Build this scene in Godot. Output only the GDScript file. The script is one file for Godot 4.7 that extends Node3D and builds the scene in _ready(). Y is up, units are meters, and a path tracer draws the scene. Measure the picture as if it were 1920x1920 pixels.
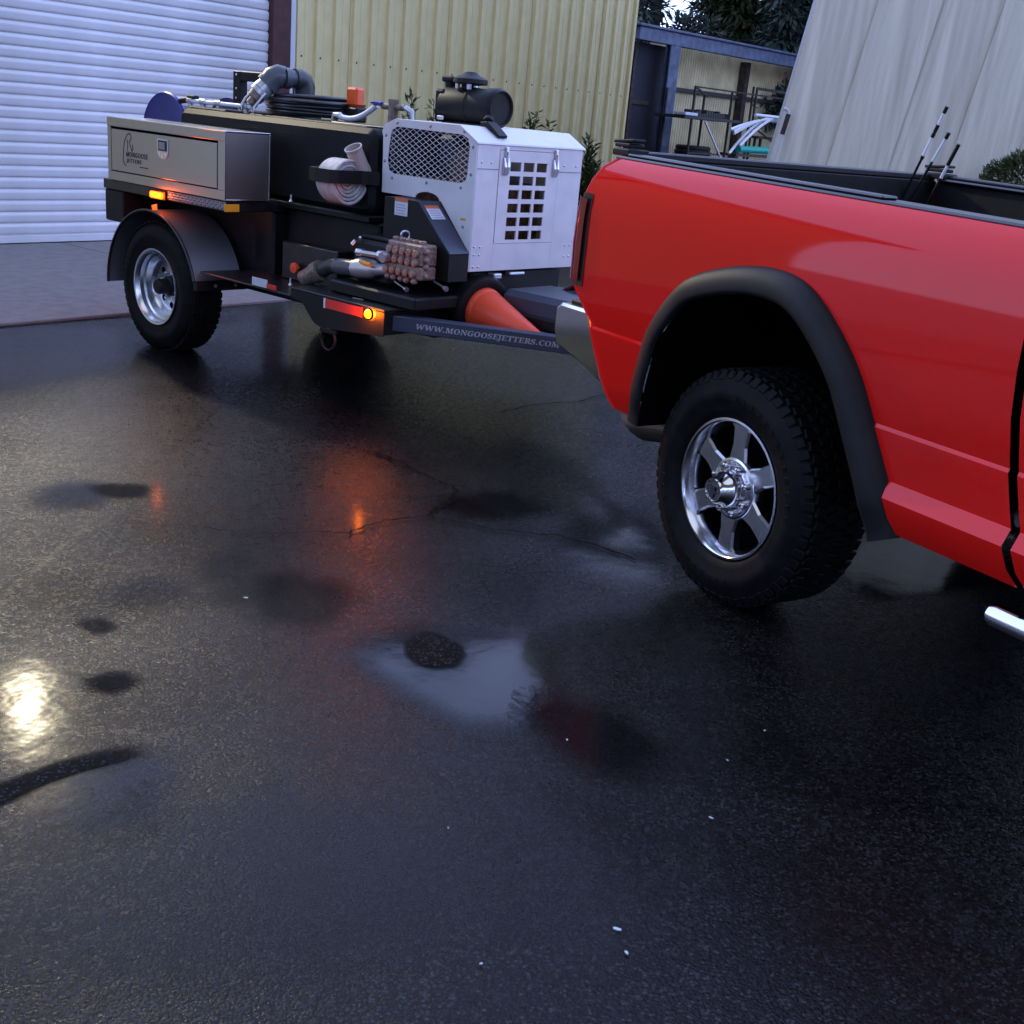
extends Node3D

# ---------------------------------------------------------------- mesh builder
class MB:
	var v := PackedVector3Array()
	var n := PackedVector3Array()
	var c := PackedColorArray()
	var xf := Transform3D.IDENTITY
	var col := Color.WHITE

	func tri(a: Vector3, b: Vector3, d: Vector3, na := Vector3.ZERO, nb := Vector3.ZERO, nd := Vector3.ZERO) -> void:
		# a, b, d run anticlockwise seen from outside; stored clockwise for Godot
		if na == Vector3.ZERO:
			na = (b - a).cross(d - a).normalized()
			nb = na
			nd = na
		v.append(xf * a); v.append(xf * d); v.append(xf * b)
		n.append((xf.basis * na).normalized()); n.append((xf.basis * nd).normalized()); n.append((xf.basis * nb).normalized())
		c.append(col); c.append(col); c.append(col)

	func quad(a: Vector3, b: Vector3, d: Vector3, e: Vector3) -> void:
		var m := (d - a).cross(e - b).normalized()
		tri(a, b, d, m, m, m)
		tri(a, d, e, m, m, m)

	func squad(a: Vector3, b: Vector3, d: Vector3, e: Vector3, na: Vector3, nb: Vector3, nd: Vector3, ne: Vector3) -> void:
		if (b - a).cross(d - a).dot(na + nb + nd) + (d - a).cross(e - a).dot(na + nd + ne) < 0.0:
			tri(a, d, b, na, nd, nb)
			tri(a, e, d, na, ne, nd)
		else:
			tri(a, b, d, na, nb, nd)
			tri(a, d, e, na, nd, ne)

	func face(p: Array, out: Vector3) -> void:
		var m: Vector3 = (p[1] - p[0]).cross(p[2] - p[0])
		for i in range(1, p.size() - 1):
			if m.dot(out) >= 0.0:
				tri(p[0], p[i], p[i + 1])
			else:
				tri(p[0], p[i + 1], p[i])

	func box(s: Vector3, at: Vector3, bev := 0.0, rot := Basis.IDENTITY) -> void:
		var keep := xf
		xf = xf * Transform3D(rot, at)
		var h := s * 0.5
		if bev <= 0.0:
			for ax in 3:
				for sg in [-1.0, 1.0]:
					var u := (ax + 1) % 3
					var w := (ax + 2) % 3
					var p := []
					for k in [[-1, -1], [1, -1], [1, 1], [-1, 1]]:
						var q := Vector3.ZERO
						q[ax] = sg * h[ax]; q[u] = k[0] * h[u]; q[w] = k[1] * h[w]
						p.append(q)
					var o := Vector3.ZERO
					o[ax] = sg
					face(p, o)
		else:
			bev = minf(bev, minf(h.x, minf(h.y, h.z)) * 0.95)
			for ax in 3:
				var u := (ax + 1) % 3
				var w := (ax + 2) % 3
				for sg in [-1.0, 1.0]:
					var p := []
					for k in [[-1, -1], [1, -1], [1, 1], [-1, 1]]:
						var q := Vector3.ZERO
						q[ax] = sg * h[ax]; q[u] = k[0] * (h[u] - bev); q[w] = k[1] * (h[w] - bev)
						p.append(q)
					var o := Vector3.ZERO
					o[ax] = sg
					face(p, o)
				# edges along ax
				for su in [-1.0, 1.0]:
					for sw in [-1.0, 1.0]:
						var a := Vector3.ZERO; var b := Vector3.ZERO; var d := Vector3.ZERO; var e := Vector3.ZERO
						a[u] = su * h[u]; a[w] = sw * (h[w] - bev); a[ax] = h[ax] - bev
						b[u] = su * (h[u] - bev); b[w] = sw * h[w]; b[ax] = h[ax] - bev
						d = b; d[ax] = -b[ax]
						e = a; e[ax] = -a[ax]
						var o := Vector3.ZERO
						o[u] = su; o[w] = sw
						face([a, b, d, e], o)
			for sx in [-1.0, 1.0]:
				for sy in [-1.0, 1.0]:
					for sz in [-1.0, 1.0]:
						face([Vector3(sx * h.x, sy * (h.y - bev), sz * (h.z - bev)), Vector3(sx * (h.x - bev), sy * h.y, sz * (h.z - bev)), Vector3(sx * (h.x - bev), sy * (h.y - bev), sz * h.z)], Vector3(sx, sy, sz))
		xf = keep

	func span(lo: Vector3, hi: Vector3, bev := 0.0) -> void:
		box((hi - lo).abs(), (lo + hi) * 0.5, bev)

	func prism(p: PackedVector2Array, z0: float, z1: float, bev := 0.0) -> void:
		# polygon in x-y, pushed from z0 (back) to z1 (front), both rims chamfered
		var cnt := p.size()
		var area := 0.0
		for i in cnt:
			area += p[i].cross(p[(i + 1) % cnt])
		var q := p
		if area < 0.0:
			q = PackedVector2Array()
			for i in cnt:
				q.append(p[cnt - 1 - i])
		var inn := PackedVector2Array()
		for i in cnt:
			var a := (q[i] - q[(i + cnt - 1) % cnt]).normalized()
			var b := (q[(i + 1) % cnt] - q[i]).normalized()
			var na := Vector2(-a.y, a.x)
			var nb := Vector2(-b.y, b.x)
			var m := (na + nb)
			m = m / maxf(0.3, m.length_squared() * 0.5)
			inn.append(q[i] + m * bev)
		var idx := Geometry2D.triangulate_polygon(inn)
		for i in range(0, idx.size(), 3):
			var a := inn[idx[i]]; var b := inn[idx[i + 1]]; var d := inn[idx[i + 2]]
			if (b - a).cross(d - a) < 0.0:
				var t := b
				b = d
				d = t
			tri(Vector3(a.x, a.y, z1), Vector3(b.x, b.y, z1), Vector3(d.x, d.y, z1))
			tri(Vector3(a.x, a.y, z0), Vector3(d.x, d.y, z0), Vector3(b.x, b.y, z0))
		for i in cnt:
			var j := (i + 1) % cnt
			var a := q[i]; var b := q[j]
			quad(Vector3(a.x, a.y, z0 + bev), Vector3(b.x, b.y, z0 + bev), Vector3(b.x, b.y, z1 - bev), Vector3(a.x, a.y, z1 - bev))
			if bev > 0.0:
				var ai := inn[i]; var bi := inn[j]
				quad(Vector3(a.x, a.y, z1 - bev), Vector3(b.x, b.y, z1 - bev), Vector3(bi.x, bi.y, z1), Vector3(ai.x, ai.y, z1))
				quad(Vector3(ai.x, ai.y, z0), Vector3(bi.x, bi.y, z0), Vector3(b.x, b.y, z0 + bev), Vector3(a.x, a.y, z0 + bev))

	func lathe(prof: Array, segs: int, a0 := 0.0, a1 := TAU, crease := 0.6) -> void:
		# profile of Vector2(radius, height) turned about y; runs of the profile should go so that outside is on its right when going up
		var m := prof.size()
		var segn := []
		for i in m - 1:
			var d: Vector2 = prof[i + 1] - prof[i]
			segn.append(Vector2(d.y, -d.x).normalized())
		for i in m - 1:
			var p0: Vector2 = prof[i]
			var p1: Vector2 = prof[i + 1]
			if p0.distance_to(p1) < 1e-6:
				continue
			var n0: Vector2 = segn[i]
			var n1: Vector2 = segn[i]
			if i > 0 and absf(segn[i - 1].angle_to(segn[i])) < crease:
				n0 = (segn[i - 1] + segn[i]).normalized()
			if i < m - 2 and absf(segn[i + 1].angle_to(segn[i])) < crease:
				n1 = (segn[i + 1] + segn[i]).normalized()
			for k in segs:
				var t0 := a0 + (a1 - a0) * k / segs
				var t1 := a0 + (a1 - a0) * (k + 1) / segs
				var r0 := Vector3(cos(t0), 0, sin(t0))
				var r1 := Vector3(cos(t1), 0, sin(t1))
				var up := Vector3.UP
				squad(r0 * p0.x + up * p0.y, r1 * p0.x + up * p0.y, r1 * p1.x + up * p1.y, r0 * p1.x + up * p1.y,
					r0 * n0.x + up * n0.y, r1 * n0.x + up * n0.y, r1 * n1.x + up * n1.y, r0 * n1.x + up * n1.y)

	func tube(pts: Array, rad, segs := 10, caps := true) -> void:
		var m := pts.size()
		var last := Vector3.ZERO
		var rings := []
		var norms := []
		for i in m:
			var t: Vector3
			if i == 0:
				t = pts[1] - pts[0]
			elif i == m - 1:
				t = pts[m - 1] - pts[m - 2]
			else:
				t = (pts[i + 1] - pts[i]).normalized() + (pts[i] - pts[i - 1]).normalized()
			t = t.normalized()
			if last == Vector3.ZERO:
				last = t.cross(Vector3.UP) if absf(t.y) < 0.9 else t.cross(Vector3.RIGHT)
			last = (last - t * last.dot(t)).normalized()
			var w := t.cross(last)
			var r: float = rad[i] if rad is Array else rad
			var ring := []
			var nr := []
			for k in segs:
				var a := TAU * k / segs
				var d := last * cos(a) + w * sin(a)
				ring.append(pts[i] + d * r)
				nr.append(d)
			rings.append(ring)
			norms.append(nr)
		for i in m - 1:
			for k in segs:
				var j := (k + 1) % segs
				squad(rings[i][k], rings[i][j], rings[i + 1][j], rings[i + 1][k], norms[i][k], norms[i][j], norms[i + 1][j], norms[i + 1][k])
		if caps:
			face(rings[0], pts[0] - pts[1])
			face(rings[m - 1], pts[m - 1] - pts[m - 2])

	func bar(a: Vector3, b: Vector3, w: float, h: float, up := Vector3.UP, bev := 0.0) -> void:
		# straight bar of width w (sideways) and height h from a to b
		var x := (b - a).normalized()
		var z := x.cross(up).normalized()
		var y := z.cross(x)
		box(Vector3(a.distance_to(b), h, w), (a + b) * 0.5, bev, Basis(x, y, z))

	func ball(at: Vector3, r: Vector3, su := 14, sv := 8) -> void:
		for i in sv:
			for k in su:
				var p := []
				for e in [[i, k], [i, k + 1], [i + 1, k + 1], [i + 1, k]]:
					var th: float = PI * e[0] / sv
					var ph: float = TAU * e[1] / su
					p.append(Vector3(sin(th) * cos(ph), cos(th), sin(th) * sin(ph)))
				squad(at + p[0] * r, at + p[1] * r, at + p[2] * r, at + p[3] * r, (p[0] / r).normalized(), (p[1] / r).normalized(), (p[2] / r).normalized(), (p[3] / r).normalized())

	func ring(at: Vector3, big: float, small: float, axis: Vector3, segs := 24, a0 := 0.0, a1 := TAU) -> void:
		var u := axis.cross(Vector3.UP) if absf(axis.normalized().y) < 0.9 else axis.cross(Vector3.RIGHT)
		u = u.normalized()
		var w := axis.normalized().cross(u)
		var pts := []
		for k in segs + 1:
			var a := a0 + (a1 - a0) * k / segs
			pts.append(at + (u * cos(a) + w * sin(a)) * big)
		tube(pts, small, 8, a1 - a0 < TAU - 0.01)

	func mesh() -> ArrayMesh:
		var m := ArrayMesh.new()
		var a := []
		a.resize(Mesh.ARRAY_MAX)
		a[Mesh.ARRAY_VERTEX] = v
		a[Mesh.ARRAY_NORMAL] = n
		a[Mesh.ARRAY_COLOR] = c
		m.add_surface_from_arrays(Mesh.PRIMITIVE_TRIANGLES, a)
		return m

var M := {}
var rng := RandomNumberGenerator.new()
const ZUP := Basis(Vector3(1, 0, 0), Vector3(0, 0, 1), Vector3(0, -1, 0))   # turns y (lathe axis) into z

func mb() -> MB:
	return MB.new()

func put(called: String, b: MB, m: Material, parent: Node, label := "") -> MeshInstance3D:
	return put_mesh(called, b.mesh(), m, parent, label)

func put_mesh(called: String, me: Mesh, m: Material, parent: Node, label := "") -> MeshInstance3D:
	var o := MeshInstance3D.new()
	o.name = called
	o.mesh = me
	o.material_override = m
	if label:
		o.set_meta("label", label)
	parent.add_child(o, true)
	return o

func thing(called: String, label: String, category: String, at := Vector3.ZERO, turn := 0.0, group := "") -> Node3D:
	var o := Node3D.new()
	o.name = called
	o.position = at
	o.rotation_degrees.y = turn
	o.set_meta("label", label)
	o.set_meta("category", category)
	if group:
		o.set_meta("group", group)
	add_child(o, true)
	return o

func structure(o: Node) -> Node:
	o.set_meta("kind", "structure")
	return o

func lin(r: float, g: float, b: float, a := 1.0) -> Color:
	var k := Color(r, g, b).linear_to_srgb()
	k.a = a
	return k

func mat(c: Color, rough: float, metal := 0.0, spec := 0.5) -> StandardMaterial3D:
	var m := StandardMaterial3D.new()
	m.albedo_color = c
	m.roughness = rough
	m.metallic = metal
	m.metallic_specular = spec
	return m

func noise(freq: float, sd: int, kind := FastNoiseLite.TYPE_SIMPLEX_SMOOTH, oct := 4) -> FastNoiseLite:
	var f := FastNoiseLite.new()
	f.seed = sd
	f.frequency = freq
	f.noise_type = kind
	f.fractal_octaves = oct
	f.fractal_type = FastNoiseLite.FRACTAL_FBM if oct > 1 else FastNoiseLite.FRACTAL_NONE
	return f

# a tiling picture of noise between two tones (linear greys or colours given as sRGB colours)
func tones(f: FastNoiseLite, size: int, lo: Color, hi: Color, sharp := 1.0, w := 0) -> ImageTexture:
	var im := f.get_seamless_image(size if w == 0 else w, size)
	im.convert(Image.FORMAT_RGB8)
	var out := Image.create(im.get_width(), im.get_height(), false, Image.FORMAT_RGB8)
	for y in im.get_height():
		for x in im.get_width():
			var t := clampf((im.get_pixel(x, y).r - 0.5) * sharp + 0.5, 0, 1)
			out.set_pixel(x, y, lo.lerp(hi, t))
	return ImageTexture.create_from_image(out)

func bumps(f: FastNoiseLite, size: int, strength: float) -> ImageTexture:
	var im := f.get_seamless_image(size, size)
	im.convert(Image.FORMAT_L8)
	im.bump_map_to_normal_map(strength)
	return ImageTexture.create_from_image(im)

func tri_map(m: StandardMaterial3D, scale: float, world := false) -> void:
	m.uv1_triplanar = true
	m.uv1_world_triplanar = world
	m.uv1_scale = Vector3.ONE * scale

func worn(m: StandardMaterial3D, sd: int, scale: float, lo: float, hi: float, freq := 0.02) -> StandardMaterial3D:
	# uneven dirt on the paint: a soft multiplier on the colour
	m.albedo_texture = tones(noise(freq, sd), 256, Color(lo, lo, lo), Color(hi, hi, hi), 1.6)
	tri_map(m, scale)
	return m

func materials() -> void:
	# wet asphalt: stones of the aggregate, each with its own tone, height and gloss
	var a := mat(Color.WHITE, 1.0, 0.0, 0.235)
	var cell := noise(0.15, 11, FastNoiseLite.TYPE_CELLULAR, 1)
	cell.cellular_jitter = 1.1
	cell.cellular_return_type = FastNoiseLite.RETURN_DISTANCE
	var dome := cell.get_seamless_image(1024, 1024, false, false, 0.05)
	cell.cellular_return_type = FastNoiseLite.RETURN_CELL_VALUE
	var each := cell.get_seamless_image(1024, 1024, false, false, 0.05)
	var fine := noise(0.30, 12, FastNoiseLite.TYPE_SIMPLEX, 2).get_seamless_image(1024, 1024)
	var wide := noise(0.02, 13, FastNoiseLite.TYPE_SIMPLEX_SMOOTH, 4).get_seamless_image(1024, 1024)
	for q in [dome, each, fine, wide]:
		q.convert(Image.FORMAT_L8)
	var hb: PackedByteArray = dome.get_data()
	var eb: PackedByteArray = each.get_data()
	var fb: PackedByteArray = fine.get_data()
	var wb: PackedByteArray = wide.get_data()
	var cb := PackedByteArray()
	cb.resize(hb.size() * 3)
	var rb := PackedByteArray()
	rb.resize(hb.size())
	for i in hb.size():
		var e := eb[i] / 255.0
		var h := (255 - hb[i]) / 255.0
		var k := 0.012 + 0.24 * pow(e, 4.0) * h + 0.05 * h + 0.02 * fb[i] / 255.0
		k = clampf(k, 0.0, 1.0)
		cb[i * 3] = int(k * 255 * 0.93)
		cb[i * 3 + 1] = int(k * 255 * 0.94)
		cb[i * 3 + 2] = int(k * 255)
		rb[i] = clampi(int(255 * (0.20 + 0.22 * absf(e - 0.45) * 2.0 + 0.20 * (wb[i] / 255.0 - 0.5))), 20, 230)
		hb[i] = clampi(int(h * 120 + e * 75 + fb[i] * 0.25), 0, 255)
	var nm := Image.create_from_data(1024, 1024, false, Image.FORMAT_L8, hb)
	nm.bump_map_to_normal_map(4.0)
	a.normal_enabled = true
	a.normal_texture = ImageTexture.create_from_image(nm)
	a.normal_scale = 0.55
	a.albedo_texture = ImageTexture.create_from_image(Image.create_from_data(1024, 1024, false, Image.FORMAT_RGB8, cb))
	a.roughness_texture = ImageTexture.create_from_image(Image.create_from_data(1024, 1024, false, Image.FORMAT_L8, rb))
	a.vertex_color_use_as_albedo = true
	tri_map(a, 1.0 / 1.05, true)
	M.asphalt = a
	# standing water: a smooth film whose edge thins out
	var p := mat(lin(0.006, 0.006, 0.007), 0.12, 0.0, 0.29)
	p.albedo_texture = tones(noise(0.03, 21), 64, Color(0.9, 0.9, 0.9), Color.WHITE)
	p.transparency = BaseMaterial3D.TRANSPARENCY_ALPHA
	p.vertex_color_use_as_albedo = true
	p.normal_enabled = true
	p.normal_texture = bumps(noise(0.012, 22), 512, 3.0)
	p.normal_scale = 0.10
	tri_map(p, 0.8, true)
	M.water = p
	var d: StandardMaterial3D = a.duplicate()
	d.roughness_texture = null
	d.roughness = 0.7
	d.metallic_specular = 0.12
	d.transparency = BaseMaterial3D.TRANSPARENCY_ALPHA
	M.damp = d
	M.crack = mat(lin(0.004, 0.004, 0.004), 0.8, 0.0, 0.1)
	var co := mat(lin(0.20, 0.19, 0.185), 0.62)
	co.albedo_texture = tones(noise(0.02, 31, FastNoiseLite.TYPE_SIMPLEX_SMOOTH, 6), 512, Color(0.86, 0.855, 0.85), Color.WHITE, 1.2)
	co.normal_enabled = true
	co.normal_texture = bumps(noise(0.15, 32), 512, 2.0)
	co.normal_scale = 0.4
	tri_map(co, 0.6, true)
	M.concrete = co
	# buildings
	var slat := mat(lin(0.68, 0.69, 0.73), 0.42)
	slat.albedo_texture = tones(noise(0.012, 41, FastNoiseLite.TYPE_SIMPLEX_SMOOTH, 5), 256, Color(0.9, 0.9, 0.89), Color.WHITE)
	tri_map(slat, 0.4)
	M.slat = slat
	var ye := mat(lin(0.70, 0.60, 0.30), 0.6)
	var st := noise(0.02, 42, FastNoiseLite.TYPE_SIMPLEX_SMOOTH, 5)
	ye.albedo_texture = tones(st, 512, Color(0.95, 0.945, 0.94), Color.WHITE, 1.2)
	tri_map(ye, 0.35)
	M.yellow = ye
	M.maroon = worn(mat(lin(0.075, 0.018, 0.02), 0.5), 43, 1.0, 0.8, 1.0)
	M.trim = mat(lin(0.55, 0.56, 0.6), 0.5)
	M.roof = mat(lin(0.2, 0.2, 0.2), 0.6)
	var wh := mat(lin(0.76, 0.73, 0.62), 0.6)
	var sn := noise(0.02, 44, FastNoiseLite.TYPE_SIMPLEX_SMOOTH, 5)
	wh.albedo_texture = streaks(45)
	wh.uv1_triplanar = true
	wh.uv1_scale = Vector3(0.8, 0.10, 0.8)
	M.whitewall = wh
	M.shedblue = worn(mat(lin(0.10, 0.13, 0.21), 0.6), 46, 0.6, 0.75, 1.0)
	M.tan = worn(mat(lin(0.64, 0.53, 0.30), 0.7), 47, 0.3, 0.85, 1.0)
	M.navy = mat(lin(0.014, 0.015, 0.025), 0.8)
	M.rust = worn(mat(lin(0.05, 0.035, 0.03), 0.8), 48, 1.0, 0.6, 1.0)
	M.darksteel = mat(lin(0.03, 0.028, 0.027), 0.65)
	M.pvc = mat(lin(0.72, 0.74, 0.8), 0.4)
	M.teal = mat(lin(0.01, 0.38, 0.30), 0.4)
	# truck
	var red := mat(lin(0.66, 0.009, 0.006), 0.5, 0.0, 0.0)
	red.clearcoat_enabled = true
	red.clearcoat = 0.6
	red.clearcoat_roughness = 0.05
	M.red = red
	M.blackplastic = worn(mat(lin(0.010, 0.010, 0.011), 0.55, 0.0, 0.35), 51, 2.0, 0.75, 1.0)
	var wetplastic := mat(lin(0.014, 0.014, 0.016), 0.32)
	M.rail = wetplastic
	M.rubber = worn(mat(lin(0.011, 0.011, 0.012), 0.62, 0.0, 0.4), 52, 3.0, 0.6, 1.0)
	M.rubber.albedo_color = lin(0.008, 0.008, 0.009)
	M.rubber.metallic_specular = 0.25
	M.chrome = mat(lin(0.62, 0.61, 0.62), 0.10, 1.0)
	M.polished = mat(lin(0.62, 0.63, 0.67), 0.16, 1.0)
	M.galv = mat(lin(0.62, 0.65, 0.70), 0.27, 1.0)
	M.alu = mat(lin(0.42, 0.40, 0.385), 0.38, 1.0)
	M.aluedge = mat(lin(0.8, 0.8, 0.82), 0.2, 1.0)
	M.black = mat(lin(0.007, 0.007, 0.008), 0.5, 0.0, 0.35)
	M.blackgloss = mat(lin(0.010, 0.011, 0.014), 0.28)
	M.void = mat(lin(0.004, 0.004, 0.004), 0.9, 0.0, 0.05)
	M.redlens = mat(lin(0.10, 0.002, 0.003), 0.10)
	M.redlens.emission_enabled = true
	M.redlens.emission = Color(1.0, 0.05, 0.03)
	M.redlens.emission_energy_multiplier = 0.035
	M.clearlens = mat(lin(0.35, 0.16, 0.14), 0.15)
	M.glass = mat(lin(0.008, 0.010, 0.012), 0.04)
	# trailer
	var poly := mat(lin(0.007, 0.008, 0.010), 0.55, 0.0, 0.3)
	poly.normal_enabled = true
	poly.normal_texture = bumps(noise(0.12, 53), 256, 2.0)
	poly.normal_scale = 0.35
	tri_map(poly, 3.0)
	M.poly = poly
	var wp := mat(lin(0.66, 0.66, 0.69), 0.4)
	wp.albedo_texture = tones(noise(0.015, 54), 256, Color(0.93, 0.93, 0.93), Color.WHITE)
	tri_map(wp, 1.2)
	M.whitepaint = wp
	M.steelpaint = worn(mat(lin(0.015, 0.015, 0.018), 0.35), 55, 2.0, 0.6, 1.0)
	M.fender = mat(lin(0.30, 0.30, 0.33), 0.5, 0.85)
	M.brass = worn(mat(lin(0.26, 0.20, 0.16), 0.5, 0.3), 56, 6.0, 0.7, 1.0)
	M.copper = worn(mat(lin(0.36, 0.24, 0.20), 0.55, 0.2), 57, 8.0, 0.7, 1.0)
	M.zinc = mat(lin(0.60, 0.63, 0.68), 0.3, 0.9)
	M.camlock = mat(lin(0.48, 0.50, 0.53), 0.35, 0.7)
	M.pvcgrey = mat(lin(0.07, 0.08, 0.095), 0.35)
	M.pvcdark = mat(lin(0.028, 0.034, 0.034), 0.4)
	M.whitehose = mat(lin(0.60, 0.64, 0.74), 0.45)
	M.layflat = worn(mat(lin(0.58, 0.55, 0.54), 0.7), 58, 5.0, 0.85, 1.0)
	M.clearpvc = mat(lin(0.38, 0.33, 0.31), 0.22)
	M.orange = mat(lin(0.85, 0.085, 0.03), 0.45)
	M.beacon = mat(lin(0.78, 0.10, 0.015), 0.2)
	M.amberrefl = mat(lin(0.75, 0.33, 0.02), 0.3)
	M.redtape = mat(lin(0.50, 0.03, 0.02), 0.35)
	M.whitetape = mat(lin(0.50, 0.55, 0.62), 0.35)
	M.blue = mat(lin(0.008, 0.02, 0.20), 0.3)
	M.tanengine = worn(mat(lin(0.20, 0.11, 0.06), 0.6), 59, 4.0, 0.5, 1.0)
	M.letter = mat(lin(0.40, 0.41, 0.44), 0.4)
	M.ink = mat(lin(0.02, 0.02, 0.035), 0.6)
	M.stickerorange = mat(lin(0.55, 0.14, 0.05), 0.5)
	M.stickerwhite = mat(lin(0.55, 0.58, 0.66), 0.5)
	M.stickerline = mat(lin(0.2, 0.22, 0.27), 0.5)
	M.yellowcap = mat(lin(0.65, 0.33, 0.03), 0.45)
	M.hosered = mat(lin(0.10, 0.02, 0.02), 0.5)
	M.bluegrey = mat(lin(0.035, 0.045, 0.075), 0.45)
	# greenery
	M.leaf = leafmat(lin(0.085, 0.115, 0.040))
	M.leafdark = leafmat(lin(0.05, 0.078, 0.06))
	M.leafblue = leafmat(lin(0.085, 0.12, 0.10))
	M.bark = worn(mat(lin(0.06, 0.045, 0.035), 0.9), 60, 2.0, 0.5, 1.0)

func leafmat(c: Color) -> StandardMaterial3D:
	var m := mat(c, 0.55)
	m.vertex_color_use_as_albedo = true
	m.backlight_enabled = true
	m.backlight = c * 0.8
	return m

func streaks(sd: int) -> ImageTexture:
	# rain-washed dirt that runs down in streaks
	var a := noise(0.03, sd, FastNoiseLite.TYPE_SIMPLEX_SMOOTH, 4).get_seamless_image(256, 256)
	var b := noise(0.012, sd + 1, FastNoiseLite.TYPE_SIMPLEX_SMOOTH, 4).get_seamless_image(256, 256)
	var out := Image.create(512, 128, false, Image.FORMAT_RGB8)
	for y in 128:
		for x in 512:
			var s := a.get_pixel((x / 2 + int(b.get_pixel(x % 256, y).r * 10)) % 256, int(y * 0.35) % 256).r
			var g := b.get_pixel(x % 256, (y * 2) % 256).r
			var k := clampf(0.93 + 0.15 * (s - 0.45) + 0.14 * (g - 0.5), 0.65, 1.0)
			out.set_pixel(x, y, Color(k, k * 0.995, k * 0.975))
	return ImageTexture.create_from_image(out)

func lamp_mat(c: Color, energy: float) -> StandardMaterial3D:
	var m := mat(c, 0.3)
	m.emission_enabled = true
	m.emission = c
	m.emission_energy_multiplier = energy
	return m

func omni(called: String, at: Vector3, c: Color, energy: float, size: float, parent: Node) -> void:
	var l := OmniLight3D.new()
	l.name = called
	l.position = at
	l.light_color = c
	l.light_energy = energy
	l.light_size = size
	l.omni_range = 30.0
	l.omni_attenuation = 2.0
	l.shadow_enabled = true
	parent.add_child(l)

func _ready() -> void:
	rng.seed = 7
	# ------------------------------------------------------------ camera
	var cam := Camera3D.new()
	cam.name = "camera"
	cam.transform = Transform3D(Basis(Vector3(0.99591, 0.08560, -0.02884), Vector3(-0.09033, 0.94378, -0.31799), Vector3(0.0, 0.31929, 0.94766)).orthonormalized(), Vector3(0, 1.55, 0))
	cam.fov = 47.15
	cam.near = 0.05
	cam.far = 400.0
	add_child(cam)
	cam.current = true
	# ------------------------------------------------------------ sky, sun, exposure
	var env := Environment.new()
	var sky := Sky.new()
	var sm := ProceduralSkyMaterial.new()
	sm.sky_top_color = lin(0.58, 0.76, 1.42)
	sm.sky_horizon_color = lin(0.78, 0.93, 1.50)
	sm.sky_curve = 0.2
	sm.sky_energy_multiplier = 1.45
	sm.ground_bottom_color = lin(0.03, 0.03, 0.035)
	sm.ground_horizon_color = lin(0.10, 0.10, 0.12)
	sm.sun_angle_max = 1.0
	sky.sky_material = sm
	env.background_mode = Environment.BG_SKY
	env.sky = sky
	env.background_energy_multiplier = 1.0
	env.tonemap_mode = Environment.TONE_MAPPER_LINEAR
	env.tonemap_exposure = 0.96
	env.sdfgi_enabled = true
	env.ssao_enabled = true
	env.ssil_enabled = true
	var we := WorldEnvironment.new()
	we.name = "surroundings"
	we.environment = env
	add_child(we)
	var sun := DirectionalLight3D.new()
	sun.name = "overcast_light"
	sun.rotation_degrees = Vector3(-58, -20, 0)
	sun.light_color = Color(0.86, 0.90, 1.0)
	sun.light_energy = 0.15
	sun.light_angular_distance = 40.0
	sun.shadow_enabled = true
	add_child(sun)

	materials()
	ground()
	warehouse()
	shed_yard()
	white_building()
	trees_and_shrubs()
	trailer()
	truck()
	small_things()

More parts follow.
